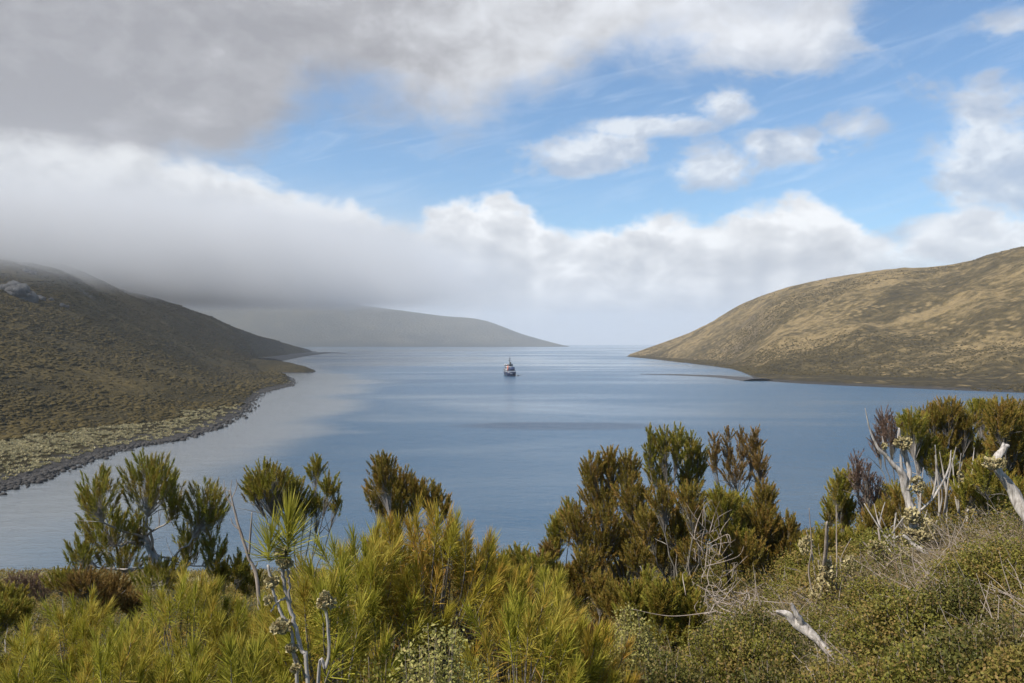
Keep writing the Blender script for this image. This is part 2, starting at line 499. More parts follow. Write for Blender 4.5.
def hill_mat(name, scrub, olive, tan, rock, tan_bias, patch=160, fine=9.0, streak=(1, 1, 1), shore=(.06, .055, .05), bump=.6, rot=0.5, speck=0.0):
    m_, n, out = mat(name)
    pos = n.new('ShaderNodeTexCoord').outputs['Object']
    at = n.new('ShaderNodeVertexColor', layer_name='col').outputs[0]
    s = n.new('ShaderNodeSeparateColor', {0: at}).outputs
    q = n.new('ShaderNodeMapping', {'Vector': pos, 'Rotation': (0, 0, rot), 'Scale': streak}).outputs[0]
    big = n.noise(q, 1 / patch, 8, .62, .5)
    med = n.noise(q, 4.2 / patch, 7, .65, .8)
    sm = n.noise(pos, 1 / fine, 5, .65)
    tiny = n.noise(pos, 3.1 / fine, 4, .7)
    f = n.add(n.add(n.mul(big, .55), n.mul(med, .45)), n.mul(n.sub(sm, .5), .50))
    f = n.add(f, n.mul(n.sub(tiny, .5), .20))
    f = n.add(f, tan_bias)
    f = n.add(f, n.mul(n.step(s[0], .15, 1.0), .07))
    f = n.add(f, n.mul(n.step(s[0], .26, .0), -.17))
    col = n.ramp(f, [(.30, scrub), (.44, olive), (.54, tuple(x * .75 + y * .25 for x, y in zip(tan, olive))), (.66, tan)])
    col = n.mix(n.step(tiny, .35, .7, 0.0, .6), col, n.mix(1.0, col, (.5, .5, .48), 'MULTIPLY'))
    vo = n.new('ShaderNodeTexVoronoi', {'Vector': pos, 'Scale': 1.15 / fine, 'Randomness': 1.0})
    if speck:
        col = n.mix(n.mul(n.step(vo.outputs['Distance'], .5, .15), n.step(n.noise(q, 2.6 / patch, 4), .5, .62, 0, speck)), col, tan)
    geo = n.new('ShaderNodeNewGeometry').outputs
    nz = n.xyz(geo['Normal'])[2]
    col = n.mix(n.mul(n.step(nz, .80, .68), n.step(sm, .4, .55)), col, rock)
    z = n.xyz(pos)[2]
    col = n.mix(n.step(n.add(z, n.mul(n.sub(sm, .5), 2.5)), 1.9, .8), col, shore)
    hgt = n.add(n.mul(sm, 1.0), n.add(n.mul(tiny, .6), n.mul(vo.outputs['Distance'], -.8)))
    bmp = n.new('ShaderNodeBump', {'Strength': bump, 'Distance': fine * .35, 'Height': hgt}).outputs[0]
    bsdf(n, out, Base_Color=col, Roughness=.95, Specular_IOR_Level=.1, Normal=bmp)
    return m_

# --- left hillside
LP = [(W(-900, 700), P(-1000, 120, 500)), (W(-420, 590), P(-520, 130, 700)), (W(-160, 525), P(-230, 195, 950)), (W(0, 489), P(-60, 243, 1150)),
      (W(53, 472), P(15, 258, 1300)), (W(118, 450), P(62, 266, 1450)), (W(190, 436), P(102, 282, 1700)), (W(238, 415), P(140, 296, 1950)),
      (W(262, 393), P(172, 306, 2200)), (W(292, 383), P(200, 315, 2450)), (W(277, 371), P(226, 325, 2700)), (W(262, 361), P(248, 332, 3000)),
      (W(285, 355), P(275, 341, 3300)), (W(318, 352), P(304, 348, 3500))]
gL, sL, tL = loft(LP, 330, 120, amp=16, scale=330, seed=3, gully=9)
mb = MB(); grid_mesh(mb, gL, np.stack([np.clip(sL, 0, 1), tL, 0 * sL], -1))
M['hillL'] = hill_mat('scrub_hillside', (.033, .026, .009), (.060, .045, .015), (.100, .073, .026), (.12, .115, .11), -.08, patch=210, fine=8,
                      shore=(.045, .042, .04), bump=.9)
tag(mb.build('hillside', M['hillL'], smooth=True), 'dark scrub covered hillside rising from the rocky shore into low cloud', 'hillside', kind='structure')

# --- right hillside
RP = [(W(1700, 420), P(1750, 120, 1100)), (W(1250, 402), P(1280, 190, 1350)), (W(1024, 393), P(1040, 243, 1700)), (W(900, 388), P(950, 264, 1900)), (W(830, 385), P(890, 268, 2020)),
      (W(785, 382.5), P(842, 275, 2120)), (W(757, 379.5), P(802, 283, 2220)), (W(748, 374.5), P(772, 292, 2320)), (W(728, 368.5), P(742, 304, 2440)),
      (W(690, 363.5), P(705, 324, 2560)), (W(655, 359.5), P(668, 340, 2650)), (W(626, 356.5), P(630, 354, 2620))]
gR, sR, tR = loft(RP, 330, 120, amp=15, scale=420, seed=11, gully=26)
mb = MB(); grid_mesh(mb, gR, np.stack([np.clip(sR, 0, 1), tR, 0 * sR], -1))
M['hillR'] = hill_mat('tussock_hillside', (.044, .034, .015), (.098, .073, .030), (.285, .207, .098), (.13, .10, .06), -.048, patch=340, fine=14,
                      streak=(1.0, 2.0, 1), shore=(.05, .045, .04), bump=1.0, rot=-.6, speck=.75)  # dark patches are scrub, and cloud shadow put into the colour
tag(mb.build('hillside', M['hillR'], smooth=True), 'sunlit tan and brown tussock hillside across the water', 'hillside', kind='structure')

# --- far hill under the cloud
FP = [(W(60, 346.8), P(60, 298, 12500)), (W(180, 346.8), P(180, 294, 12000)), (W(300, 346.8), P(300, 298, 11500)), (W(390, 346.8), P(390, 309, 11000)), (W(440, 346.8), P(440, 315.5, 10600)),
      (W(485, 346.8), P(482, 320, 10200)), (W(525, 346.8), P(522, 334, 9700)), (W(552, 346.8), P(552, 342.5, 9300)), (W(570, 346.8), P(568, 346, 9050))]
gF, sF, tF = loft(FP, 120, 40, amp=24, scale=1500, seed=21, gully=20)
mb = MB(); grid_mesh(mb, gF, np.stack([np.clip(sF, 0, 1), tF, 0 * sF], -1))
M['hillF'] = hill_mat('far_hillside', (.035, .033, .02), (.06, .052, .03), (.10, .085, .05), (.2, .2, .2), -.06, patch=900, fine=40, shore=(.03, .03, .03))
tag(mb.build('hillside', M['hillF'], smooth=True), 'distant hazy hill with its top lost in cloud, behind the ship', 'hillside', kind='structure')

# --- low headland and dark spits
def mound(name, label, line, width, h, m_, seed):
    """a low tongue of land along a line of water points"""
    ln = spline(line, 40); tan = unit(np.gradient(ln, axis=0)); nr = np.stack([-tan[:, 1], tan[:, 0], 0 * tan[:, 0]], -1)
    u = np.linspace(-1, 1, 17); t = np.linspace(0, 1, 40)
    wd = np.interp(t, np.linspace(0, 1, len(width)), width); hh = np.interp(t, np.linspace(0, 1, len(h)), h)
    g = ln[:, None] + nr[:, None] * (u[None, :, None] * wd[:, None, None])
    g[..., 2] = hh[:, None] * (1 - u[None] ** 2) - .5 + fbm(g[..., 0], g[..., 1], 25, 3, seed) * .12 * hh[:, None]
    mb = MB(); grid_mesh(mb, g, np.zeros((*g.shape[:2], 3)) + .3)
    return tag(mb.build(name, m_, smooth=True), label, 'headland', kind='structure')
M['gravel'] = plain('dark_gravel', (.05, .047, .045), .9, var=.4, scale=.2)
mound('headland', 'low dark wooded headland jutting from the left shore', [W(222, 366), W(258, 369.5), W(288, 372), W(309, 373)], [95, 80, 45, 5], [18, 16, 12, 1], M['hillL'], 5)
mound('shingle_spit', 'thin dark shingle spit at the foot of the far left slope', [W(262, 361), W(296, 356), W(325, 353.2), W(346, 353.4)], [50, 40, 26, 5], [8, 6.5, 5, 1.6], M['gravel'], 6)
mound('shingle_spit', 'long thin dark shingle bar reaching out from the right shore', [W(760, 381), W(722, 377), W(680, 375.2), W(640, 374.2)], [22, 14, 8, 2.5], [3.2, 2.2, 1.7, .9], M['gravel'], 8)

# --- crags on the left slope
def hill_at(g, px, py):
    """point of a lofted hillside nearest to a pixel"""
    X = g[..., 0] / np.maximum(g[..., 1], 1) * F + 512; Y = HZ - (g[..., 2] - CZ) / np.maximum(g[..., 1], 1) * F
    q = (X - px) ** 2 + (Y - py) ** 2
    q[:, :4] += 1e6; q[:, 122:] += 1e6
    return g.reshape(-1, 3)[np.argmin(q)]
M['rock'] = None
m_, n, out = mat('crag_rock')
tc = n.new('ShaderNodeTexCoord').outputs['Object']
f = n.noise(n.new('ShaderNodeMapping', {'Vector': tc, 'Scale': (1, 1, .4)}).outputs[0], .25, 8, .7, .5)
bsdf(n, out, Base_Color=n.ramp(f, [(.3, (.04, .038, .036)), (.5, (.085, .082, .08)), (.68, (.17, .165, .16))]), Roughness=.95,
     Normal=n.new('ShaderNodeBump', {'Strength': 1.0, 'Distance': 2.0, 'Height': f}).outputs[0])
M['rock'] = m_
rg_ = np.random.default_rng(5)
for px, py, k, wpx, hpx, lab in [(14, 292, 9, 28, 11, 'broken grey crag high on the left slope, largest rock face at the picture edge'),
                                 (38, 299, 6, 15, 7, 'grey crag just right of and below the largest rock face on the left slope'),
                                 (27, 272, 4, 10, 5, 'small dark crag uppermost on the left slope just under the cloud'),
                                 (62, 306, 3, 8, 4, 'small lone grey crag farthest down the left slope')]:
    c0 = hill_at(gL, px, py); mb = MB(); D = c0[1]
    for j in range(k * 3):
        off = np.array([rg_.normal() * .30 * wpx / F * D, rg_.normal() * 3, 0]); off[2] = rg_.normal() * .22 * hpx / F * D
        off[2] -= off[0] * .18
        s_ = (0.16 + .2 * rg_.random()) * wpx / F * D
        blobs(mb, (c0 + off)[None], np.array([s_]), np.array([s_ * (.5 + .5 * rg_.random())]), rg_, .2, True)
    tag(mb.build('crag', M['rock']), lab, 'crag')

# ------------------------------------------------------------------ foreground ground
def ground_z(x, y):
    x = np.asarray(x, float); y = np.asarray(y, float)
    xr = np.maximum(0, x - .2)
    lat = 3.7 * np.tanh(.36 * xr / 3.7)
    lat = lat * np.clip(1.25 - y / 90, 0, 1)
    z = 39.7 - .272 * np.maximum(y, 0) - .06 * np.minimum(y, 0) + lat - .03 * np.minimum(x, 0) * np.clip(1 - y / 60, 0, 1)
    return z + .35 * fbm(x, y, 6, 3, 77)
ys = np.concatenate([np.linspace(-45, 40, 140), np.linspace(41, 175, 90)]); xs = np.concatenate([np.linspace(-190, -31, 50), np.linspace(-30, 30, 140), np.linspace(31, 190, 50)])
X, Y = np.meshgrid(xs, ys)
g = np.stack([X, Y, ground_z(X, Y)], -1)
mb = MB(); grid_mesh(mb, g, np.zeros((*X.shape, 3)))
m_, n, out = mat('hill_ground')
tc = n.new('ShaderNodeTexCoord').outputs['Object']
f = n.noise(tc, 1.3, 8, .65); f2 = n.noise(tc, .12, 5)
col = n.ramp(f, [(.3, (.035, .03, .015)), (.5, (.075, .065, .028)), (.7, (.14, .115, .06))])
col = n.mix(n.step(f2, .45, .65), col, (.085, .085, .03))
z = n.xyz(tc)[2]
col = n.mix(n.step(n.add(z, f), 1.7, 1.0), col, (.10, .095, .085))
bsdf(n, out, Base_Color=col, Roughness=.95, Specular_IOR_Level=.1, Normal=n.new('ShaderNodeBump', {'Strength': .8, 'Distance': .2, 'Height': f}).outputs[0])
M['ground'] = m_
tag(mb.build('ground', M['ground'], smooth=True), 'overgrown slope falling from the viewpoint down to the water', 'ground', kind='structure')

# ------------------------------------------------------------------ water
yy = np.concatenate([np.linspace(-200, 1600, 140), 1600 + (20500 - 1600) * np.linspace(.02, 1, 40) ** 2])
xx = np.concatenate([-2600 - 9000 * np.linspace(1, .05, 14), np.linspace(-2500, 2500, 160), 2600 + 9000 * np.linspace(.05, 1, 14)])
X, Y = np.meshgrid(xx, yy)
g = np.stack([X, Y, 0 * X], -1)
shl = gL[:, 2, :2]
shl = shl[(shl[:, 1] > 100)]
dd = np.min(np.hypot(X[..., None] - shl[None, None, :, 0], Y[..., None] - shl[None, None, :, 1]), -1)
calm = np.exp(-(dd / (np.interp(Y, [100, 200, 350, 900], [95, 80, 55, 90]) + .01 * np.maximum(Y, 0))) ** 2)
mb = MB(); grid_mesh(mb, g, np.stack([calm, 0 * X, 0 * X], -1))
m_, n, out = mat('sea_water')
pos = n.new('ShaderNodeTexCoord').outputs['Object']
at = n.new('ShaderNodeVertexColor', layer_name='col').outputs[0]
cl = n.new('ShaderNodeSeparateColor', {0: at}).outputs[0]
st = n.new('ShaderNodeMapping', {'Vector': pos, 'Rotation': (0, 0, .12), 'Scale': (.35, 1.0, 1)}).outputs[0]
gust = n.noise(st, 1 / 170, 6, .58, 1.2)
gust2 = n.noise(st, 1 / 620, 4, .5, .8)
yv = n.xyz(pos)[1]
far = n.step(yv, 250, 1500)
gm = n.add(n.add(n.mul(gust, .5), n.mul(gust2, .7)), n.mul(far, -.06))
rough_w = n.step(gm, .45, .64)
rough_w = n.mul(rough_w, n.sub(1.0, n.mul(n.step(n.add(cl, n.mul(n.sub(gust, .5), 1.4)), .3, .75), .9)))
wv = n.new('ShaderNodeMapping', {'Vector': pos, 'Rotation': (0, 0, .3), 'Scale': (.6, 1.0, 1)}).outputs[0]
w1 = n.noise(wv, .62, 5, .68, .3)
w2 = n.noise(wv, .14, 3, .5, .3)
w0 = n.noise(wv, 1.7, 3, .6)
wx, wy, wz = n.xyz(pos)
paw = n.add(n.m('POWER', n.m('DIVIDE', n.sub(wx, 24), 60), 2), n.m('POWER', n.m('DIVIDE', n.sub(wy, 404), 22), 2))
paw = n.step(n.add(paw, n.mul(n.sub(gust, .5), 2.2)), 1.3, .3)  # gust patch; its darker reflection is put into the base colour
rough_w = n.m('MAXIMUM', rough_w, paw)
shore_sheen = n.step(n.add(cl, n.mul(n.sub(gust, .5), 1.6)), .35, .85)  # pale sky sheen along the left shore, painted into the base colour
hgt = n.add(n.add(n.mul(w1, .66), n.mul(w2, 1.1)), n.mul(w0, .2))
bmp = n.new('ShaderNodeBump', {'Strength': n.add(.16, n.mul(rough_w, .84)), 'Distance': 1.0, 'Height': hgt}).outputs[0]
bsdf(n, out, Base_Color=n.mix(n.mul(paw, .9), n.mix(n.mul(shore_sheen, .8), n.mix(rough_w, (.085, .125, .165), (.026, .076, .138)), (.17, .18, .185)), (.006, .03, .07)), Roughness=n.add(.12, n.mul(rough_w, .12)), IOR=1.33, Specular_IOR_Level=.5, Normal=bmp)
M['water'] = m_
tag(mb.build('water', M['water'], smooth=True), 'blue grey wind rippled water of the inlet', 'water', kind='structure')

# ------------------------------------------------------------------ haze and low cloud
def box_mesh(name, lo, hi, m_):
    lo = np.array(lo, float); hi = np.array(hi, float)
    v = np.array([[(lo, hi)[i][0], (lo, hi)[j][1], (lo, hi)[k][2]] for i in (0, 1) for j in (0, 1) for k in (0, 1)])
    mb = MB(); mb.put(v, [[0, 1, 3, 2], [4, 6, 7, 5], [0, 4, 5, 1], [2, 3, 7, 6], [0, 2, 6, 4], [1, 5, 7, 3]])
    return mb.build(name, m_)
m_ = bpy.data.materials.new('haze'); m_.use_nodes = True
n = NT(m_.node_tree); out = n.new('ShaderNodeOutputMaterial')
v = n.new('ShaderNodeVolumePrincipled', {'Color': (.86, .92, 1.0), 'Density': 6.3e-5, 'Anisotropy': .1})
n.l.new(v.outputs[0], out.inputs['Volume'])
tag(box_mesh('haze', (-13500, -400, -12), (13500, 21500, 800), m_), 'pale haze filling the inlet and fading the far hills', 'haze', kind='stuff')

m_ = bpy.data.materials.new('low_cloud'); m_.use_nodes = True
n = NT(m_.node_tree); out = n.new('ShaderNodeOutputMaterial')
pos = n.new('ShaderNodeTexCoord').outputs['Object']
x, y, z = n.xyz(pos)
n1 = n.noise(pos, 1 / 380, 3, .55)
base = n.add(n.step(y, 900, 2700, 84, 158, smooth=False), n.step(y, 2700, 10500, 0, 262, smooth=False))
base = n.add(base, n.mul(n.sub(n1, .5), n.step(y, 1000, 3000, 90, 120)))
soft = n.step(y, 1000, 6000, 75, 230, smooth=False)
up = n.m('DIVIDE', n.sub(z, base), soft)
den = n.mul(n.step(up, 0.0, 1.0), n.step(up, 2.6, 1.0))
den = n.mul(den, n.step(y, 640, 900))
den = n.mul(den, n.step(y, 7600, 4800))
xmax = n.add(n.step(y, 1200, 4200, -620, -950, smooth=False), n.step(y, 6000, 9500, 0, 1050))
den = n.mul(den, n.step(n.m('DIVIDE', n.add(n.sub(x, xmax), n.mul(n.sub(n1, .5), 900)), n.step(y, 3000, 9000, 1, 3.2, smooth=False)), 520, -350))
den = n.mul(den, n.mul(n.step(y, 1500, 4000, .019, .0075), n.step(n.noise(pos, 1 / 130, 3, .6), .32, .60, .35, 1.15)))
v = n.new('ShaderNodeVolumePrincipled', {'Color': (.80, .805, .82), 'Density': den, 'Anisotropy': 0.0})
n.l.new(v.outputs[0], out.inputs['Volume'])
mist = tag(box_mesh('low_cloud', (-6500, 650, 60), (1000, 7700, 770), m_), 'grey low cloud hanging over the hilltops on the left', 'cloud', kind='stuff')
try:
    m_.cycles.volume_step_rate = 0.16
except Exception:
    pass
try:
    mist.data.materials[0].cycles.volume_step_rate = .16
except Exception:
    pass

# ------------------------------------------------------------------ far shore vegetation and stones
rg = np.random.default_rng(21)
def on_hill(g, n_, s_lo, s_hi, t_lo, t_hi, power=1.0):
    a, b = g.shape[:2]
    t = (t_lo + (t_hi - t_lo) * rg.random(n_) ** power) * (a - 1); s = 2 + (s_lo + (s_hi - s_lo) * rg.random(n_)) * 119
    i = np.clip(t.astype(int), 0, a - 2); j = np.clip(s.astype(int), 0, b - 2); ft = (t - i)[:, None]; fs = (s - j)[:, None]
    return (g[i, j] * (1 - ft) + g[i + 1, j] * ft) * (1 - fs) + (g[i, j + 1] * (1 - ft) + g[i + 1, j + 1] * ft) * fs
m_, n, out = mat('hill_scrub')
at = n.new('ShaderNodeVertexColor', layer_name='col').outputs[0]
s = n.new('ShaderNodeSeparateColor', {0: at}).outputs
pos = n.new('ShaderNodeTexCoord').outputs['Object']
f = n.noise(pos, 2.2, 4, .7)
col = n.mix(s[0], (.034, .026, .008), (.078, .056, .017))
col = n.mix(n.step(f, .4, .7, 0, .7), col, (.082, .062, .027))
bsdf(n, out, Base_Color=col, Roughness=.95, Specular_IOR_Level=.1, Normal=n.new('ShaderNodeBump', {'Strength': .5, 'Distance': .3, 'Height': f}).outputs[0])
M['scrub'] = m_
mb = MB()
def shore_dist(p):
    return np.min(np.hypot(p[:, None, 0] - gL[None, ::4, 2, 0], p[:, None, 1] - gL[None, ::4, 2, 1]), -1)
def flat_width(p):
    return np.interp(p[:, 1], [150, 300, 420, 600, 1500], [64, 54, 24, -6, -14]) + 22 * fbm(p[:, 0], p[:, 1], 45, 3, 8)
p = on_hill(gL, 100000, .012, .97, .12, .93)
ds = shore_dist(p)
f_ = fbm(p[:, 0], p[:, 1], 70, 5, 5)
p = p[(f_ > -.28 + np.clip((p[:, 2] - 60) / 120, 0, 1) * .6 + .22 * rg.normal(size=len(p))) & (ds > np.maximum(7, flat_width(p)))]
sz = (.34 + .5 * rg.random(len(p)) + 1.3 * rg.random(len(p)) ** 9) * (1 + .0006 * p[:, 1])
p[:, 2] += sz * .12
blobs(mb, p, sz * 1.1, sz * .45, rg, .28)
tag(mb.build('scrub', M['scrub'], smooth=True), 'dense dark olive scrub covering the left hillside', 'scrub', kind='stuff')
mb = MB()
p = on_hill(gR, 60000, .0, .95, .12, .99)
f_ = fbm(p[:, 0] + p[:, 1] * .5, p[:, 1] * 1.6, 260, 5, 19) + .26 * np.clip(1 - p[:, 2] / 60, -.5, 1)
p = p[f_ + rg.normal(size=len(p)) * .10 > .16]
sz = .6 + 1.3 * rg.random(len(p)) ** 2
p[:, 2] += sz * .15
blobs(mb, p, sz, sz * .55, rg, .26)
tag(mb.build('scrub', M['scrub']), 'patches of dark scrub scattered over the tan right hillside', 'scrub', kind='stuff')
# tussock flat by the shore
mb = MB()
p = on_hill(gL, 16000, .004, .12, .12, .80)
ds = shore_dist(p)
p = p[(ds > 6) & (ds < flat_width(p) + 4) & (rg.random(len(p)) < .22 + .3 * (fbm(p[:, 0], p[:, 1], 12, 2, 4) > 0))]
for k in range(16):
    nn = len(p); a = rg.random(nn) * 6.283; tl = rg.uniform(.25, .95, nn)
    dr = np.stack([np.cos(a) * tl, np.sin(a) * tl, np.ones(nn)], -1)
    q = p + np.stack([np.cos(a), np.sin(a), 0 * a], -1) * .3
    leaves(mb, q - [0, 0, .1], dr, rg.uniform(1.0, 1.7, nn), .42, rg, bend=.3, wb=1, wm=.9, plume=rg.random(nn))
tag(mb.build('tussock_grass', M['tussock']), 'pale straw coloured tussocks on the flat above the left shore', 'grass', kind='stuff')
# shore stones
M['stone'] = plain('shore_stone', (.040, .035, .031), .9, var=.55, scale=.6)
mb = MB()
p = on_hill(gL, 5200, -.012, .02, .14, .95)
i = rg.integers(60, 300, 5200)
p = gL[i, 2] + np.stack([rg.normal(size=5200) * 2.6, rg.normal(size=5200) * 4, 0 * i], -1)
p += (gL[np.clip(i + 1, 0, 329), 2] - gL[i, 2]) * rg.random((5200, 1))
p[:, 2] = rg.uniform(-.2, .5, 5200)
sz = .22 + 1.1 * rg.random(5200) ** 4
blobs(mb, p, sz, sz * .7, rg, .2)
tag(mb.build('shore_rubble', M['stone']), 'band of dark rocks and boulders along the left waterline', 'rocks', kind='stuff')

# ------------------------------------------------------------------ ship
def hexa(mb, lo, hi, taper=0.0):
    lo = np.array(lo, float); hi = np.array(hi, float)
    v = np.array([[(lo, hi)[i][0], (lo, hi)[j][1], (lo, hi)[k][2]] for i in (0, 1) for j in (0, 1) for k in (0, 1)])
    if taper:
        c_ = (lo + hi) / 2
        for q in v:
            if q[2] == hi[2]: q[:2] = c_[:2] + (q[:2] - c_[:2]) * (1 - taper)
    mb.put(v, [[0, 1, 3, 2], [4, 6, 7, 5], [0, 4, 5, 1], [2, 3, 7, 6], [0, 2, 6, 4], [1, 5, 7, 3]])

M['navy'] = plain('navy_paint', (.012, .02, .055), .4, var=.2, scale=.4)
M['white_paint'] = plain('white_paint', (.31, .32, .34), .5, var=.1, scale=.5)
M['orange'] = plain('orange_paint', (.62, .13, .05), .5)
M['blue_paint'] = plain('blue_paint', (.022, .04, .11), .5)
M['dark_metal'] = plain('dark_metal', (.02, .02, .024), .6)
M['glass'] = plain('dark_window', (.015, .02, .03), .1)
M['red'] = plain('red_antifouling', (.12, .03, .025), .6)

def build_ship():
    c0 = W(511.5, 376.4)
    root = empty('ship', (c0[0], c0[1], 0)); root.rotation_euler[2] = R(5.5)
    tag(root, 'small navy and white expedition ship anchored in the middle of the inlet', 'ship')
    loc = root.location.copy(); rot = root.rotation_euler.copy()
    root.location = (0, 0, 0); root.rotation_euler = (0, 0, 0)
    # hull: stern towards the viewer (y=0), bow at y=70
    ysn = np.array([0, 1.5, 8, 25, 45, 58, 66, 70.0]); hw = np.array([5.6, 5.9, 6.2, 6.3, 6.2, 4.6, 2.2, .15]); sheer = np.array([6.4, 6.4, 6.1, 5.9, 6.4, 7.8, 9.0, 9.6])
    prof = [(-1, -2.0, .62), (-1, 0.3, .9), (-1, 3.2, .98), (-1, 1.0, 1.0)]
    rows = []
    for y_, h_, z_ in zip(ysn, hw, sheer):
        k = 1 if y_ < 55 else max(.25, 1 - (y_ - 55) / 20)
        rows.append([[-h_, y_, z_], [-h_ * .97, y_, z_ * .5], [-h_ * .86 * k, y_, .3], [-h_ * .5 * k, y_, -2.4], [h_ * .5 * k, y_, -2.4], [h_ * .86 * k, y_, .3], [h_ * .97, y_, z_ * .5], [h_, y_, z_]])
    rows = np.array(rows); a, b = rows.shape[:2]
    mb = MB()
    i = np.arange(a - 1)[:, None] * b + np.arange(b - 1)[None]
    q = np.stack([i, i + b, i + b + 1, i + 1], -1).reshape(-1, 4)
    deck = [[k * b, k * b + b - 1, (k + 1) * b + b - 1, (k + 1) * b] for k in range(a - 1)]
    st = [[0, 1, 6, 7], [1, 2, 5, 6], [2, 3, 4, 5]]
    mb.put(rows.reshape(-1, 3), np.vstack([q, deck, st])); mb.build('hull', M['navy'], root)
    mb = MB()
    for s_ in (-1, 1):
        for k in range(a - 1):
            p0 = rows[k, 0 if s_ < 0 else 7]; p1 = rows[k + 1, 0 if s_ < 0 else 7]
            mb.put([p0 + [s_ * .05, 0, -.5], p1 + [s_ * .05, 0, -.5], p1 + [s_ * .05, 0, .6], p0 + [s_ * .05, 0, .6]], [[0, 1, 2, 3]])
    mb.put([[-5.6, -.06, 5.7], [5.6, -.06, 5.7], [5.6, -.06, 7.0], [-5.6, -.06, 7.0]], [[0, 1, 2, 3]])
    mb.build('bulwark', M['white_paint'], root)
    mb = MB(); hexa(mb, (-1.4, -.12, 3.4), (1.4, -.07, 4.1)); mb.build('name_board', M['white_paint'], root)
    mb = MB(); hexa(mb, (-5.2, 14, 6.2), (5.2, 48, 9.3)); dk = mb.build('deck_house', M['white_paint'], root)
    for k in range(6):
        mb = MB(); hexa(mb, (-4.4 + k * 1.6, 13.93, 7.4), (-3.6 + k * 1.6, 14.05, 8.3)); mb.build('window', M['glass'], dk)
    mb = MB(); hexa(mb, (-4.4, 24, 9.3), (4.4, 46, 12.0)); up_ = mb.build('upper_deck', M['white_paint'], root)
    for k in range(4):
        mb = MB(); hexa(mb, (-3.4 + k * 1.9, 23.92, 10.2), (-2.4 + k * 1.9, 24.05, 11.1)); mb.build('window', M['glass'], up_)
    mb = MB(); hexa(mb, (-5.6, 36, 12.0), (5.6, 45, 14.6), .06); br = mb.build('bridge', M['white_paint'], root)
    mb = MB(); hexa(mb, (-5.0, 35.85, 13.0), (5.0, 36.2, 14.0)); mb.build('window', M['glass'], br)
    mb = MB(); hexa(mb, (-2.9, 10, 6.2), (5.1, 13.5, 11.2)); mb.build('blue_cover', M['blue_paint'], root)
    mb = MB(); hexa(mb, (-.3, 26, 11.9), (2.6, 31, 17.5), .35); fn = mb.build('funnel', M['dark_metal'], root)
    mb = MB(); tube(mb, [[.9, 34, 12], [.9, 34, 19], [.9, 34, 25]], [.6, .4, .2], 8); ms = mb.build('mast', M['dark_metal'], root)
    mb = MB(); hexa(mb, (-1.6, 33.8, 19.2), (3.4, 34.2, 19.6)); hexa(mb, (-.6, 33.7, 21.5), (2.4, 34.1, 21.9)); mb.build('crosstree', M['dark_metal'], ms)
    mb = MB(); tube(mb, [[-4.0, 6, 6.2], [-4.0, 6, 12.5]], [.8, .7], 8); tube(mb, [[-4.0, 6, 12.4], [-3.2, 14, 13.6]], [.6, .3], 6); mb.build('crane', M['orange'], root)
    for s_ in (-1, 1):
        mb = MB()
        ring = spline([[s_ * 5.4, 20, 10.2], [s_ * 5.4, 22, 10.2], [s_ * 5.4, 26, 10.2], [s_ * 5.4, 28, 10.2]], 9)
        tube(mb, ring, [.1, .5, .8, .9, .9, .9, .8, .5, .1], 10); mb.build('lifeboat', M['navy'], root)
    for k, (x0, y0) in enumerate([(-5.5, 2), (5.5, 2)]):
        mb = MB(); tube(mb, [[x0, y0, 6.3], [x0, y0, 9.0]], .14, 6); mb.build('flag_post', M['white_paint'], root)
    root.location = loc; root.rotation_euler = rot
build_ship()
c0 = W(518.3, 375.6)
root = empty('inflatable_boat', (c0[0], c0[1], 0))
tag(root, 'small grey inflatable boat beside the anchored ship', 'boat')
mb = MB()
q = spline([[-1.0, -2.6, .35], [-1.05, 0, .35], [-.9, 1.6, .4], [0, 2.9, .6], [.9, 1.6, .4], [1.05, 0, .35], [1.0, -2.6, .35]], 25) + c0
tube(mb, q, .34, 8); mb.build('tube', plain('grey_rubber', (.35, .36, .37), .6), root, True)
mb = MB(); hexa(mb, c0 + [-.9, -2.4, .1], c0 + [.9, 1.9, .28]); mb.build('floorboard', M['dark_metal'], root)
mb = MB(); hexa(mb, c0 + [-.28, -2.95, .2], c0 + [.28, -2.5, 1.15], .2); mb.build('outboard_motor', M['dark_metal'], root)

# ------------------------------------------------------------------ plants
def gz(x, y): return float(ground_z(np.array([x]), np.array([y]))[0])

class Spec:
    """leaf habit of a kind of plant"""
    def __init__(s, mat, L, W_, n, l, a0, a1, up, bend=.05, s0=.1, wm=.9):
        s.mat, s.L, s.W, s.n, s.l, s.a0, s.a1, s.up, s.bend, s.s0, s.wm = mat, L, W_, n, l, a0, a1, up, bend, s0, wm
S = {
    'spiky': Spec('spiky', .185, .0064, 130, .34, 62, 9, .8, .07),
    'spiky_gold': Spec('spiky_gold', .175, .0064, 130, .36, 58, 8, .9, .06),
    'draco': Spec('draco', .105, .0095, 72, .27, 46, 6, 2.2, .02),
    'heath': Spec('heath', .066, .0098, 86, .22, 54, 8, 1.9, .0),
    'heath_green': Spec('heath_green', .066, .0098, 86, .21, 54, 8, 1.8, .0),
    'heath_brown': Spec('heath_brown', .062, .0098, 76, .21, 52, 8, 1.5, .0),
    'purple': Spec('purple', .055, .011, 40, .24, 46, 10, 1.6, .0),
    'small': Spec('small', .03, .018, 46, .30, 75, 40, .9, .1, .2, 1.3),
}

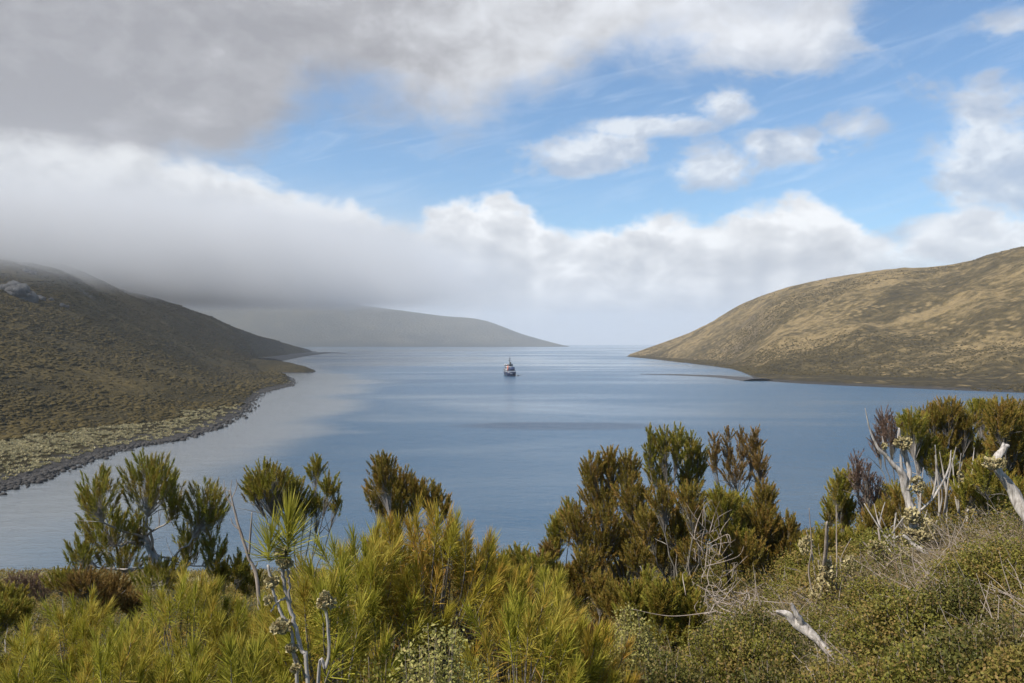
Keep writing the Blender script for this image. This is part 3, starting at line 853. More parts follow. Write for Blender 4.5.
def tree(name, label, cat, base_px, D, clusters, spec, rng, bark='bark', tr=.07, group=None, fork=.45, thick=1.0, dead=0, dens=1.0, sub=None, trunk_px=None):
    """trunk, limbs and twigs that reach every clump of shoots, and the shoots themselves.
       clusters: (px, py, rx, ry, count[, depth offset]) - clump centre and half size as seen in the photo at the tree's distance"""
    sp = S[spec]
    bx = (base_px[0] - 512) / F * D
    base = np.array([bx, D, gz(bx, D) - .15])
    k = D / F
    C = []
    for c_ in clusters:
        dz_ = c_[5] if len(c_) > 5 else rng.normal() * .35
        C.append((P(c_[0], c_[1], D + dz_), c_[2] * k * 1.14, c_[3] * k * 1.10, int(c_[4] * dens * 6.0), dz_))
    cen = np.mean([c_[0] for c_ in C], 0)
    root = empty(name, base); tag(root, label, cat, group)
    wood = MB(); fol = MB()
    low = min(c_[0][2] - c_[2] for c_ in C)
    fk = base + (cen - base) * fork; fk[2] = base[2] + (low - base[2]) * (.35 + fork * .5)
    fk[:2] += rng.normal(size=2) * .1
    trunk = bez(base, base + [0, 0, (fk[2] - base[2]) * .4], fk - (cen - base) * .12 + rng.normal(size=3) * .05, fk, 9)
    if trunk_px:
        trunk = spline([base] + [P(a_, b_, D + .1 * q_) for q_, (a_, b_) in enumerate(trunk_px)], 9); fk = trunk[-1]
    tube(wood, trunk, np.linspace(tr * 1.25, tr * .7, 9) * (1 + .06 * rng.normal(size=9)), 8)
    for (c_, rx, rz, cnt, dz_) in C:
        start = trunk[rng.integers(5, 9)]
        foot = c_ - np.array([(c_[0] - fk[0]) * .12, 0, rz * .95])
        mid1 = start + (foot - start) * .4 + [0, 0, -.06 * np.linalg.norm(foot - start)] + rng.normal(size=3) * .05
        mid2 = foot - [0, 0, .25 * max(.05, foot[2] - start[2])] + (foot - start) * [.0, 0, 0] + rng.normal(size=3) * .04
        br = bez(start, mid1, mid2, foot, 9)
        br[1:-1] += rng.normal(size=(7, 3)) * .018
        r0 = tr * (.24 + .12 * min(1, cnt / 120)) * thick
        tube(wood, br, np.linspace(r0, r0 * .4, 9), 6)
        for j in range(cnt):
            u = rng.normal(size=3); u /= np.linalg.norm(u)
            rr = rng.random() ** .4
            off = u * [rx, rx * .9, rz] * rr
            if off[2] < -.75 * rz: off[2] *= -.4
            dr = unit(np.array([u[0] * .55, u[1] * .55, 0]) * rr + [0, 0, .42 * sp.up] + rng.normal(size=3) * .09)
            l = sp.l * (.5 + .95 * rng.random() ** 1.4)
            tip = c_ + off + dr * l * .25
            b0 = tip - dr * l * .85
            b1 = foot + (b0 - foot) * .15
            st_ = br[rng.integers(6, 9)]
            tw = bez(st_, st_ + (b0 - st_) * .3 + [0, 0, .0], b0 - dr * .25 * np.linalg.norm(b0 - st_), b0, 5)
            tw = np.vstack([tw, b0 + dr * l * .6])
            tube(wood, tw, np.linspace(min(.006, r0 * .3), .002, 6), 4, cap=False)
            s2 = S[sub] if sub and rng.random() < .3 else sp
            n_ = int(sp.n * (.75 + .5 * rng.random()) * (l / sp.l))
            plume(fol, b0, dr, l, n_, sp.L, sp.W, rng, sp.a0, sp.a1, sp.s0 - .25, sp.bend, wm=sp.wm)
        for j in range(dead):
            st_ = br[rng.integers(4, 9)]
            u = unit(rng.normal(size=3) * [1, 1, .4] + [0, 0, .8]) * rng.uniform(.25, .6)
            tube(wood, bez(st_, st_ + u * .4, st_ + u * .7 + rng.normal(size=3) * .05, st_ + u, 5), np.linspace(.010, .003, 5), 4, cap=False)
    wood.build('trunk', M[bark], root, True)
    fol.build('crown', M[sp.mat], root)
    return root, fk

# --- spiky long-leaved shrubs: a dome of upright shoots on many stems
def make_spiky(rng, spec, w, h, n, mb_l, mb_w, lean=.35):
    sp = S[spec]
    for j in range(n):
        a = rng.random() * 6.283; r_ = w * rng.random() ** .55
        rr = r_ / w
        top = np.array([math.cos(a) * r_, math.sin(a) * r_, h * (1 - .55 * rr ** 2) * (.62 + .38 * rng.random() ** .5)])
        dr = unit(np.array([math.cos(a) * rr * lean * 1.6, math.sin(a) * rr * lean * 1.6, 1]) + rng.normal(size=3) * .12)
        l = sp.l * (.75 + .6 * rng.random())
        b0 = top - dr * l * .8
        root_ = np.array([math.cos(a) * r_ * .3, math.sin(a) * r_ * .3, 0])
        st_ = bez(root_, root_ + [0, 0, b0[2] * .35], b0 - dr * b0[2] * .3, b0, 6)
        st_ = np.vstack([st_, b0 + dr * l * .7])
        tube(mb_w, st_, np.linspace(.016, .004, 7), 4, cap=False)
        plume(mb_l, b0, dr, l, int(sp.n * (.8 + .5 * rng.random())), sp.L, sp.W, rng, sp.a0, sp.a1, -.1, sp.bend)
        # dead leaves hanging below the live shoot
        m2 = 10
        p = b0 - dr * (rng.random(m2) * .3)[:, None]
        dd_ = unit(rng.normal(size=(m2, 3)) * [1, 1, .3] - [0, 0, .35])
        leaves(mb_l, p, dd_, sp.L * .8, sp.W, rng, bend=.3, plume=1.6)

SPK = {}
def spiky_proto(key, seed, spec, w, h, n):
    r_ = np.random.default_rng(seed); a = MB(); b = MB()
    make_spiky(r_, spec, w, h, n, a, b)
    SPK[key] = (a.mesh('foliage', M[S[spec].mat]), b.mesh('stems', M['bark']))
spiky_proto('a', 1, 'spiky', .62, 1.5, 40)
spiky_proto('b', 2, 'spiky', .75, 1.55, 50)
spiky_proto('c', 3, 'spiky_gold', .6, 1.6, 40)
spiky_proto('d', 4, 'spiky', .45, 1.3, 24)
spiky_proto('e', 5, 'spiky_gold', .95, 1.9, 90)

def put_spiky(px, top_py, D, key, label, sc_=1.0, rot=0.0, group='spiky long-leaved shrubs on the near slope', hz=None):
    x = (px - 512) / F * D
    top = P(px, top_py, D)[2]
    g0 = gz(x, D)
    fo, st_ = SPK[key]
    h0 = {'a': 1.5, 'b': 1.55, 'c': 1.6, 'd': 1.3, 'e': 1.9}[key]
    root = empty('spiky_shrub', (x, D, top - h0 * sc_ * 1.02))
    root.rotation_euler[2] = rot; root.scale = (sc_, sc_, sc_)
    tag(root, label, 'shrub', group)
    for nm, me in (('foliage', fo), ('stems', st_)):
        o = bpy.data.objects.new(nm, me); COL.objects.link(o); o.parent = root
    # stems go on down to the ground
    gap = (top - h0 * sc_ * 1.02 - g0) / sc_
    if gap > .05:
        mb = MB(); r_ = np.random.default_rng(int(px * 7 + D))
        for k in range(9):
            a = r_.random() * 6.283; q = np.array([math.cos(a), math.sin(a), 0]) * r_.uniform(.03, .22)
            tube(mb, bez(q * .4 - [0, 0, gap + .1], q * .6 - [0, 0, gap * .6], q * 1.0 - [0, 0, gap * .2], q + [0, 0, .1], 5), np.linspace(.026, .016, 5), 5)
        o = bpy.data.objects.new('stem_base', mb.mesh('stem_base', M['bark'])); COL.objects.link(o); o.parent = root

for a in [
    (18, 620, 9.0, 'a', 'yellow green spiky shrub at the left picture edge, lowest of the left thicket', 1.0, .3),
    (72, 592, 9.6, 'b', 'yellow green spiky shrub in front of the purple brown bush on the left', 1.0, 1.1),
    (128, 614, 9.2, 'a', 'yellow green spiky shrub directly left of the pale leaning trunk', 1.05, 2.2),
    (186, 572, 9.0, 'b', 'spiky shrub whose tallest shoots cross the foot of the pale leaning trunk', .95, 3.0),
    (236, 590, 9.0, 'a', 'spiky shrub between the bare grey sapling and the tufted bare stems', 1.0, 4.0),
    (40, 660, 6.9, 'd', 'low spiky shrub in the bottom left corner of the thicket', 1.1, .5),
    (110, 630, 6.6, 'b', 'broad low spiky shrub along the bottom edge below the leaning trunk', .9, 1.9),
    (182, 650, 6.4, 'd', 'low spiky shrub at the bottom edge left of the tufted bare stems', 1.1, 2.7),
    (240, 645, 5.6, 'd', 'lowest spiky shrub at the foot of the tufted bare stems', 1.0, 5.1),
    (352, 524, 7.6, 'b', 'spiky shrub right behind the single curved bare stem', 1.05, .9),
    (330, 560, 6.4, 'd', 'pale tipped spiky shrub between the tufted bare stems and the curved stem', 1.2, 2.0),
    (428, 502, 8.2, 'e', 'largest golden spiky shrub, tallest in the middle of the near thicket', 1.0, .4),
    (468, 528, 8.6, 'c', 'golden spiky shrub on the right flank of the largest one', 1.0, 3.9),
    (385, 528, 8.4, 'c', 'golden spiky shrub on the left flank of the largest one', 1.0, 5.5),
    (520, 588, 7.0, 'b', 'tall spiky shrub at the bottom centre right of the pale leafy bush', 1.05, 1.3),
    (560, 600, 7.6, 'c', 'rusty golden spiky shrub at the bottom, just right of the picture centre', 1.0, 2.6),
    (592, 620, 7.2, 'c', 'browner spiky shrub beside the rusty golden one at the bottom', .9, .1),
    (512, 566, 9.4, 'c', 'golden spiky shrub on the crest right of the largest spiky shrub', .9, 1.0),
    (548, 574, 10.5, 'd', 'small spiky shrub on the crest just left of the big olive heath', 1.1, 4.4),
    (300, 604, 7.2, 'a', 'spiky shrub behind the lower half of the tufted bare stems', .95, 1.6),
]:
    put_spiky(*a)

# --- trees on the crest
r_ = np.random.default_rng(101)
tree('heath_tree', 'forked olive tree with pale leaning trunk and five rounded tufts, on the left', 'tree', (168, 640), 15.0,
     [(150, 482, 24, 24, 26), (98, 494, 18, 20, 14), (206, 507, 21, 22, 20), (174, 498, 11, 20, 8), (110, 526, 26, 18, 18), (82, 552, 16, 16, 10),
      (122, 556, 22, 16, 12), (190, 542, 14, 20, 10), (214, 548, 12, 18, 8), (140, 530, 12, 16, 6), (160, 574, 24, 14, 14), (96, 512, 8, 14, 4)],
     'draco', r_, 'bark_pale', .085, dead=3, dens=.8, trunk_px=[(172, 608), (165, 580), (152, 552), (141, 528)])
tree('heath_tree', 'flat topped bronze tree with bare right branches left of the tallest spiky shrub', 'tree', (296, 610), 17.0,
     [(268, 482, 21, 18, 30), (288, 492, 18, 16, 22), (254, 490, 10, 12, 10), (316, 468, 9, 9, 7), (330, 486, 10, 10, 7), (304, 504, 14, 12, 10), (318, 505, 12, 12, 7), (336, 505, 6, 8, 3)],
     'heath_green', r_, 'bark', .06, dead=3, sub='heath')
tree('heath_tree', 'bronze cone topped tree behind the tallest spiky shrub', 'tree', (392, 600), 16.0,
     [(384, 472, 13, 18, 18), (376, 494, 12, 12, 10), (400, 486, 14, 16, 16), (416, 492, 14, 14, 16), (432, 498, 13, 14, 14), (444, 508, 6, 10, 5), (396, 508, 20, 12, 16)],
     'heath', r_, 'bark_pale', .06, dead=1)
tree('heath_tree', 'broad olive brown heath with spired left shoulder in the middle of the crest', 'tree', (628, 625), 17.0,
     [(592, 470, 12, 18, 18), (610, 466, 11, 20, 18), (628, 470, 12, 18, 18), (600, 496, 20, 16, 24), (632, 496, 18, 18, 24), (578, 524, 18, 20, 24), (604, 524, 20, 18, 26),
      (640, 522, 18, 18, 24), (650, 538, 18, 16, 22), (620, 538, 18, 16, 22), (690, 518, 14, 22, 18), (594, 552, 20, 14, 20), (640, 552, 22, 16, 24), (678, 548, 18, 16, 18), (618, 574, 22, 12, 16)],
     'heath', r_, 'bark', .09, dead=1, sub='heath_green')
tree('heath_tree', 'rounded olive heath filling the right side of the broad olive brown heath', 'tree', (676, 630), 15.5,
     [(664, 500, 16, 14, 14), (690, 502, 14, 16, 14), (648, 524, 14, 16, 14), (676, 524, 18, 16, 18), (700, 528, 10, 18, 10), (660, 550, 18, 16, 16), (690, 552, 14, 16, 12), (636, 556, 14, 14, 12)],
     'heath', r_, 'bark', .07, dead=1, sub='heath_green')
tree('heath_tree', 'row of slim upright olive spires behind the broad olive brown heath', 'tree', (676, 600), 19.5,
     [(650, 448, 7, 20, 14), (664, 446, 8, 18, 14), (677, 444, 8, 17, 14), (690, 450, 9, 18, 14), (700, 458, 8, 18, 10), (660, 474, 14, 14, 14), (688, 476, 14, 14, 14)],
     'heath_green', r_, 'bark', .06, dead=1)
tree('heath_tree', 'thin lichen flecked spires with bare tops right of the olive spires', 'tree', (738, 600), 18.5,
     [(714, 452, 6, 20, 8), (728, 448, 7, 18, 7), (742, 446, 6, 18, 7), (754, 448, 8, 20, 14), (760, 466, 8, 16, 8), (735, 470, 14, 12, 10)],
     'heath_brown', r_, 'bark', .06, dead=5)
tree('heath_tree', 'dense dark green bush below the lichen flecked spires', 'tree', (728, 610), 16.5,
     [(722, 506, 14, 16, 24), (738, 508, 14, 14, 20), (730, 534, 20, 14, 30), (742, 556, 18, 14, 24), (716, 522, 10, 14, 12)],
     'heath_green', r_, 'bark', .06)
tree('heath_tree', 'dense bronze cone shaped bush right of the dark green bush', 'tree', (770, 620), 16.0,
     [(764, 500, 10, 18, 20), (762, 522, 17, 16, 34), (770, 548, 22, 16, 40), (748, 552, 16, 14, 22), (786, 536, 14, 20, 24), (798, 556, 12, 20, 16)],
     'heath', r_, 'bark', .06)
tree('heath_tree', 'yellow green upright bush left of the purple brown bush on the right', 'tree', (838, 580), 17.5,
     [(838, 492, 9, 20, 16), (846, 512, 10, 14, 14), (830, 510, 8, 14, 10), (848, 482, 7, 14, 8)],
     'heath_green', r_, 'bark', .05, dead=1)
tree('heath_tree', 'sparse purple brown upright bush between yellow green bush and bleached forked trunk', 'tree', (868, 580), 17.0,
     [(856, 470, 7, 18, 10), (866, 482, 9, 18, 12), (876, 498, 10, 18, 12), (866, 506, 12, 14, 10)],
     'purple', r_, 'bark', .05, dead=3)
tree('heath_tree', 'purple tinged bare topped bush directly behind the bleached forked trunk', 'tree', (898, 560), 18.5,
     [(884, 424, 8, 14, 12), (892, 432, 10, 14, 12), (878, 440, 8, 14, 8)],
     'purple', r_, 'bark', .05, dead=3)
tree('heath_tree', 'round topped olive tree rising just right of the bleached forked trunk', 'tree', (915, 560), 18.0,
     [(912, 426, 14, 13, 26), (922, 446, 14, 12, 18), (938, 462, 16, 14, 20), (896, 496, 13, 14, 20)],
     'heath_green', r_, 'bark_pale', .06, dead=1)
tree('heath_tree', 'wide domed olive tree with the highest rounded crown on the right', 'tree', (946, 560), 19.0,
     [(932, 418, 13, 12, 22), (948, 412, 14, 12, 24), (955, 430, 12, 12, 14), (966, 424, 12, 12, 18), (968, 448, 16, 14, 20), (944, 440, 14, 12, 14), (960, 474, 18, 14, 18)],
     'heath', r_, 'bark', .06, dead=2, sub='heath_green')
tree('heath_tree', 'small round crown poking up behind the right picture edge trees', 'tree', (982, 560), 20.5,
     [(980, 410, 13, 9, 20), (984, 424, 12, 10, 12), (982, 446, 12, 14, 12)],
     'heath_green', r_, 'bark_pale', .05, dead=1)
tree('heath_tree', 'tall bronze tree at the right picture edge above the lichen topped trunk', 'tree', (1012, 540), 15.5,
     [(1002, 418, 13, 16, 24), (1018, 416, 12, 16, 22), (1010, 442, 16, 16, 26), (1030, 430, 12, 24, 20), (1022, 462, 16, 16, 22), (996, 446, 9, 14, 10), (1012, 486, 18, 14, 20)],
     'heath', r_, 'bark', .06, dead=1)
tree('heath_bush', 'small olive bush on the left shoulder of the broad olive brown heath', 'bush', (562, 600), 18.0,
     [(558, 528, 11, 14, 16), (570, 512, 8, 12, 10), (552, 548, 10, 10, 10)], 'heath_green', r_, 'bark_pale', .045, dead=2)
tree('heath_bush', 'small red brown rounded bush low on the crest left of the broad heath', 'bush', (548, 590), 17.0,
     [(548, 552, 8, 8, 12), (540, 560, 8, 6, 8)], 'heath_brown', r_, 'bark', .03)
tree('heath_bush', 'low red brown bush below the left tree with the leaning trunk', 'bush', (98, 640), 14.0,
     [(86, 584, 18, 14, 22), (112, 590, 18, 14, 24), (132, 604, 12, 10, 12), (100, 604, 22, 10, 18)], 'heath_brown', r_, 'bark', .04, dead=1)
tree('heath_bush', 'purple brown bush by the water at the left picture edge', 'bush', (34, 640), 22.0,
     [(28, 582, 14, 8, 14), (44, 588, 12, 8, 12), (14, 580, 8, 6, 6)], 'purple', r_, 'bark', .04, dead=2)
tree('heath_bush', 'rounded dark olive bush at the left picture edge', 'bush', (10, 660), 13.0,
     [(6, 600, 16, 14, 24), (18, 612, 12, 10, 14), (0, 615, 14, 12, 14)], 'heath_green', r_, 'bark', .04)
tree('heath_bush', 'spreading olive bush between the purple brown bush and the leaning trunk tree', 'bush', (62, 640), 19.0,
     [(60, 578, 14, 8, 14), (74, 584, 10, 8, 10)], 'heath_green', r_, 'bark', .04)
tree('heath_bush', 'upright green heath bush in front of the broad olive brown heath', 'bush', (672, 660), 10.5,
     [(662, 606, 14, 22, 20), (680, 600, 12, 22, 18), (694, 612, 10, 18, 12), (672, 632, 20, 14, 18)], 'heath_green', r_, 'bark', .03)
tree('heath_bush', 'small olive heath bush right of the largest golden spiky shrub crest', 'bush', (608, 640), 13.0,
     [(600, 592, 12, 14, 14), (614, 600, 12, 14, 14), (606, 616, 14, 10, 10)], 'heath', r_, 'bark', .03)

tree('heath_bush', 'olive yellow bush right behind the cream lichen crusted dead stems', 'bush', (836, 600), 14.5,
     [(812, 552, 13, 14, 12), (830, 540, 14, 14, 12), (848, 546, 12, 14, 12), (862, 540, 10, 14, 8), (836, 566, 20, 12, 12)], 'heath_green', r_, 'bark', .04, dead=2)
tree('heath_bush', 'bushy olive heath between purple brown bush and foot of the bleached forked trunk', 'bush', (884, 580), 15.5,
     [(872, 522, 13, 14, 12), (890, 512, 12, 14, 12), (886, 538, 16, 12, 12), (902, 500, 8, 12, 6)], 'heath', r_, 'bark', .04, dead=3)
tree('heath_bush', 'olive brown bush low on the crest at the left foot of the broad heath', 'bush', (580, 640), 15.0,
     [(566, 574, 12, 10, 12), (584, 566, 12, 14, 12), (578, 590, 16, 12, 14), (600, 588, 14, 14, 12)], 'heath', r_, 'bark', .035, dead=1)
tree('heath_bush', 'dense olive bush under the tall bronze tree at the right edge', 'bush', (1000, 560), 14.5,
     [(984, 474, 14, 14, 14), (1004, 486, 16, 14, 14), (966, 490, 12, 12, 10), (1022, 496, 14, 14, 12), (990, 500, 20, 10, 12)], 'heath_green', r_, 'bark', .04, dead=2)
tree('heath_bush', 'tall green heath bush between the broad heath and pale leafy growth', 'bush', (640, 670), 11.5,
     [(634, 600, 12, 16, 12), (648, 592, 10, 18, 12), (640, 622, 16, 16, 14), (626, 616, 10, 14, 8)], 'heath_green', r_, 'bark', .03, dead=1)
tree('heath_bush', 'low olive yellow bushy heath on the crest right of the largest golden shrub', 'bush', (522, 640), 14.0,
     [(502, 566, 14, 12, 12), (520, 560, 12, 12, 12), (538, 566, 14, 12, 12), (556, 574, 12, 10, 10), (520, 584, 24, 12, 16)], 'heath_green', r_, 'bark', .035)
tree('heath_bush', 'dull olive bush in the dip between bronze tree and olive tree with leaning trunk', 'bush', (232, 640), 16.0,
     [(222, 572, 12, 12, 12), (240, 566, 10, 10, 8), (250, 580, 14, 12, 12)], 'heath_green', r_, 'bark', .035)
tree('heath_bush', 'red brown heath bush at the foot of the broad olive brown heath', 'bush', (600, 670), 12.0,
     [(594, 636, 16, 14, 14), (612, 644, 14, 14, 12), (604, 660, 18, 12, 10)], 'heath_brown', r_, 'bark', .03)
tree('heath_bush', 'dark olive bush under the trunks of the wide domed tree', 'bush', (950, 560), 17.5,
     [(938, 500, 16, 14, 14), (962, 504, 16, 12, 14), (985, 496, 14, 14, 12), (975, 476, 10, 12, 8)], 'heath', r_, 'bark', .03)

# ------------------------------------------------------------------ undergrowth
def canopy_h(x, y):
    return .36 + .72 * (fbm(x, y, 1.1, 4, 31) + .30) + .35 * fbm(x, y, 3.5, 2, 35)
def undergrowth(name, label, n_, xlo, xhi, ylo, yhi, mask, matn, seed, L=.032, Wd=.019, lift=0.0):
    rg = np.random.default_rng(seed)
    y = ylo * (yhi / ylo) ** rg.random(n_)
    x = rg.uniform(-1, 1, n_) * 0 + (xlo + (xhi - xlo) * rg.random(n_)) * y
    k = mask(x, y) > rg.random(n_)
    x, y = x[k], y[k]
    k = ground_z(x, y) > 1.2
    x, y = x[k], y[k]
    h = canopy_h(x, y) + lift
    z = ground_z(x, y) + np.maximum(.04, h - rg.exponential(.10, len(x)))
    p = np.stack([x, y, z], -1)
    dr = unit(rg.normal(size=(len(x), 3)) + [0, 0, .7])
    sc_ = 1 + np.maximum(0, y - 7) * .06
    mb = MB()
    leaves(mb, p, dr, L * (.7 + .6 * rg.random(len(x))) * sc_, Wd * sc_, rg, bend=.1, wb=.35, wm=1.25, plume=fbm(x, y, .8, 2, seed) * .5 + .5)
    return tag(mb.build(name, M[matn], None), label, 'undergrowth', kind='stuff')
def m_right(x, y):
    u = x / y * F + 512
    return np.clip((u - 620) / 60, 0, 1) * np.clip(.55 + 2.2 * fbm(x, y, 1.7, 3, 51), .05, 1) * np.clip(1 - .75 * np.clip((u - 860) / 60, 0, 1) * np.clip((y - 6.5) / 2.5, 0, 1), 0, 1)
def m_right_b(x, y):
    u = x / y * F + 512
    return np.clip((u - 560) / 80, 0, 1) * np.clip(.35 - 1.6 * fbm(x, y, 1.7, 3, 51), 0, 1)
undergrowth('undergrowth', 'small leaved yellow green shrubs matting the near right slope', 460000, .10, 1.25, 3.4, 22, m_right, 'small', 1, .026, .014)
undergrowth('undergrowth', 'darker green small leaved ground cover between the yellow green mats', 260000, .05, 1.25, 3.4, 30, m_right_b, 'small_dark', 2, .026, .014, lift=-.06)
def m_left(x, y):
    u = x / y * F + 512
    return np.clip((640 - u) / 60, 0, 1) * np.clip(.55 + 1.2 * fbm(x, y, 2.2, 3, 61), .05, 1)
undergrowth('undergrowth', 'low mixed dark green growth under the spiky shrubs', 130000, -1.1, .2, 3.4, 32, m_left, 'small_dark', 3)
def m_mid(x, y):
    return np.clip(.75 + 1.5 * fbm(x, y, 5, 3, 71), .25, 1)
undergrowth('undergrowth', 'olive brown low growth running down the slope behind the crest trees', 420000, -1.0, 1.0, 13, 146, m_mid, 'mid', 4, .030, .016)
rg = np.random.default_rng(9)
# far part of the near slope, down to the beach
mb = MB()
n_ = 420
y = rg.uniform(58, 140, n_); x = rg.uniform(-.7, .1, n_) * y
p = np.stack([x, y, ground_z(x, y)], -1)
for k in range(26):
    a = rg.random(n_) * 6.283; tl = rg.uniform(.15, 1.2, n_)
    dr = np.stack([np.cos(a) * tl, np.sin(a) * tl, np.ones(n_)], -1)
    leaves(mb, p + np.stack([np.cos(a), np.sin(a), 0 * a], -1) * .2, dr, rg.uniform(.8, 1.5, n_), .08, rg, bend=.35, wb=1, plume=rg.random(n_))
tag(mb.build('tussock_grass', M['tussock']), 'pale tussocks scattered on the near slope above the beach', 'grass', kind='stuff')

# dry grass on the right slope
mb = MB(); rg = np.random.default_rng(14)
u = np.concatenate([rg.normal(945, 70, 26000), rg.uniform(630, 1080, 30000)]); y = np.concatenate([rg.uniform(6.5, 16, 26000), rg.uniform(4.2, 15, 30000)])
x = (u - 512) / F * y
k = fbm(x, y, 1.1, 3, 88) > -.06
x, y = x[k], y[k]
p = np.stack([x, y, ground_z(x, y) + canopy_h(x, y) * .45], -1)
dr = unit(rg.normal(size=(len(x), 3)) * .6 + [-.6, -.1, .55])
leaves(mb, p, dr, rg.uniform(.2, .55, len(x)), .006, rg, bend=.35, plume=rg.random(len(x)))
tag(mb.build('dry_grass', M['straw']), 'dry straw coloured grass combed over the right slope', 'grass', kind='stuff')

# brittle grey and brown sticks poking out of the right slope
mb = MB(); rg = np.random.default_rng(23)
for k in range(1500):
    y = rg.uniform(5, 17); u = rg.uniform(610, 1080) if k % 3 else rg.normal(960, 45)
    x = (u - 512) / F * y
    b0 = np.array([x, y, gz(x, y) + .05 + .3 * rg.random()])
    v_ = unit(rg.normal(size=3) * [.8, .6, .3] + [-.25, 0, .55]) * rg.uniform(.2, .75)
    tube(mb, bez(b0, b0 + v_ * .35 + rg.normal(size=3) * .03, b0 + v_ * .7 + rg.normal(size=3) * .04, b0 + v_, 5), np.linspace(.007, .002, 5), 4, cap=False)
tag(mb.build('dead_twigs', M['twig']), 'grey and brown dead twigs sticking out of the right slope', 'twigs', kind='stuff')
# --- leafy little bushes
def leafy(name, label, px, top_py, D, w, h, n, matn, seed, L=.026, Wd=.016):
    rg = np.random.default_rng(seed)
    x0 = (px - 512) / F * D; top = P(px, top_py, D)[2]; g0 = gz(x0, D)
    base = np.array([x0, D, min(g0, top - h)])
    H = top - base[2]
    root = empty(name, base); tag(root, label, 'bush', 'small leaved bushes on the near slope')
    fol = MB(); wd = MB()
    for j in range(n):
        a = rg.random() * 6.283; rr = rg.random() ** .5
        tip = base + [math.cos(a) * rr * w, math.sin(a) * rr * w, H * (1 - .5 * rr * rr) * (.72 + .28 * rg.random())]
        st_ = bez(base, base + [0, 0, H * .4], tip - [0, 0, .25 * H] + rg.normal(size=3) * .03, tip, 6)
        tube(wd, st_, np.linspace(.006, .0015, 6), 4, cap=False)
        m2 = 150
        q = rg.random(m2) ** .6
        seg = st_[2] + (st_[5] - st_[2]) * q[:, None] + rg.normal(size=(m2, 3)) * [.05, .05, .035]
        leaves(fol, seg, unit(rg.normal(size=(m2, 3)) + [0, 0, .6]), L * (.7 + .6 * rg.random(m2)), Wd, rg, bend=.1, wb=.35, wm=1.25, plume=rg.random())
    wd.build('stems', M['twig'], root); fol.build('foliage', M[matn], root)
leafy('leafy_bush', 'pale grey green leafy bush at the bottom between the spiky shrubs', 436, 614, 4.9, .50, .8, 170, 'pale', 1, .026, .012)
leafy('leafy_bush', 'fresh green leafy bush at the bottom below the single curved stem', 375, 640, 5.2, .5, .7, 80, 'small', 2)
leafy('leafy_bush', 'yellow green leafy bush below the broad olive brown heath', 632, 604, 8.5, .5, .8, 90, 'pale', 3)
leafy('leafy_bush', 'bright green leafy bush filling the bottom between dead log and heath bush', 735, 610, 8.0, .7, .8, 130, 'small', 4)
leafy('leafy_bush', 'rounded yellow leaved bush below the lichen covered dead stems', 905, 585, 7.5, .65, .8, 130, 'small', 5)
leafy('leafy_bush', 'green leafy bush on the slope at the right edge below the tilted trunk', 1000, 540, 9.0, .8, .7, 130, 'small', 6)
leafy('leafy_bush', 'olive leafy bush on the crest between bronze cone bush and lichen covered stems', 808, 548, 13.5, .6, .9, 110, 'small', 7, .034, .02)
leafy('leafy_bush', 'leafy bush at the bottom right of the bleached log', 850, 640, 6.0, .55, .7, 100, 'small', 8)
leafy('leafy_bush', 'dark green leafy bush just left of the bleached log', 752, 604, 8.6, .55, .9, 130, 'small_dark', 11)
leafy('leafy_bush', 'tall olive leafy bush between the split dead stem and rounded yellow leaved bush', 878, 572, 9.2, .5, .9, 120, 'small', 12)
leafy('leafy_bush', 'dark leafy bush in the bottom right corner', 990, 620, 5.4, .6, .9, 150, 'small_dark', 13)
leafy('leafy_bush', 'leafy bush on the slope under the rounded yellow leaved bush at the bottom', 925, 632, 5.6, .55, .8, 130, 'small', 14)
leafy('leafy_bush', 'dark leafy bush halfway between the tilted trunk and the bottom right corner', 962, 575, 7.5, .55, .8, 130, 'small_dark', 15)
leafy('leafy_bush', 'low leafy bush at the bottom below the small fallen brown branch', 775, 656, 6.2, .55, .8, 130, 'small_dark', 16)
leafy('leafy_bush', 'dark leafy bush at the bottom below the upright green heath bush', 672, 645, 7.0, .6, .8, 110, 'small_dark', 9)

# ------------------------------------------------------------------ dead wood, bare stems, lichen
def lichen(mb, c_, r_, n, rng, s=.035):
    """crusty rosettes: small curled plates round a point"""
    u = unit(rng.normal(size=(n, 3)))
    p = np.asarray(c_) + u * np.asarray(r_) * (.55 + .5 * rng.random((n, 1)))
    d = unit(u + rng.normal(size=(n, 3)) * .8)
    for sg in (0, 1):
        leaves(mb, p, unit(d + rng.normal(size=(n, 3)) * .5), s * (.6 + .9 * rng.random(n)), s * 1.1, rng, bend=-.1, wb=.5, wm=1.3, plume=rng.random(n) * .6)

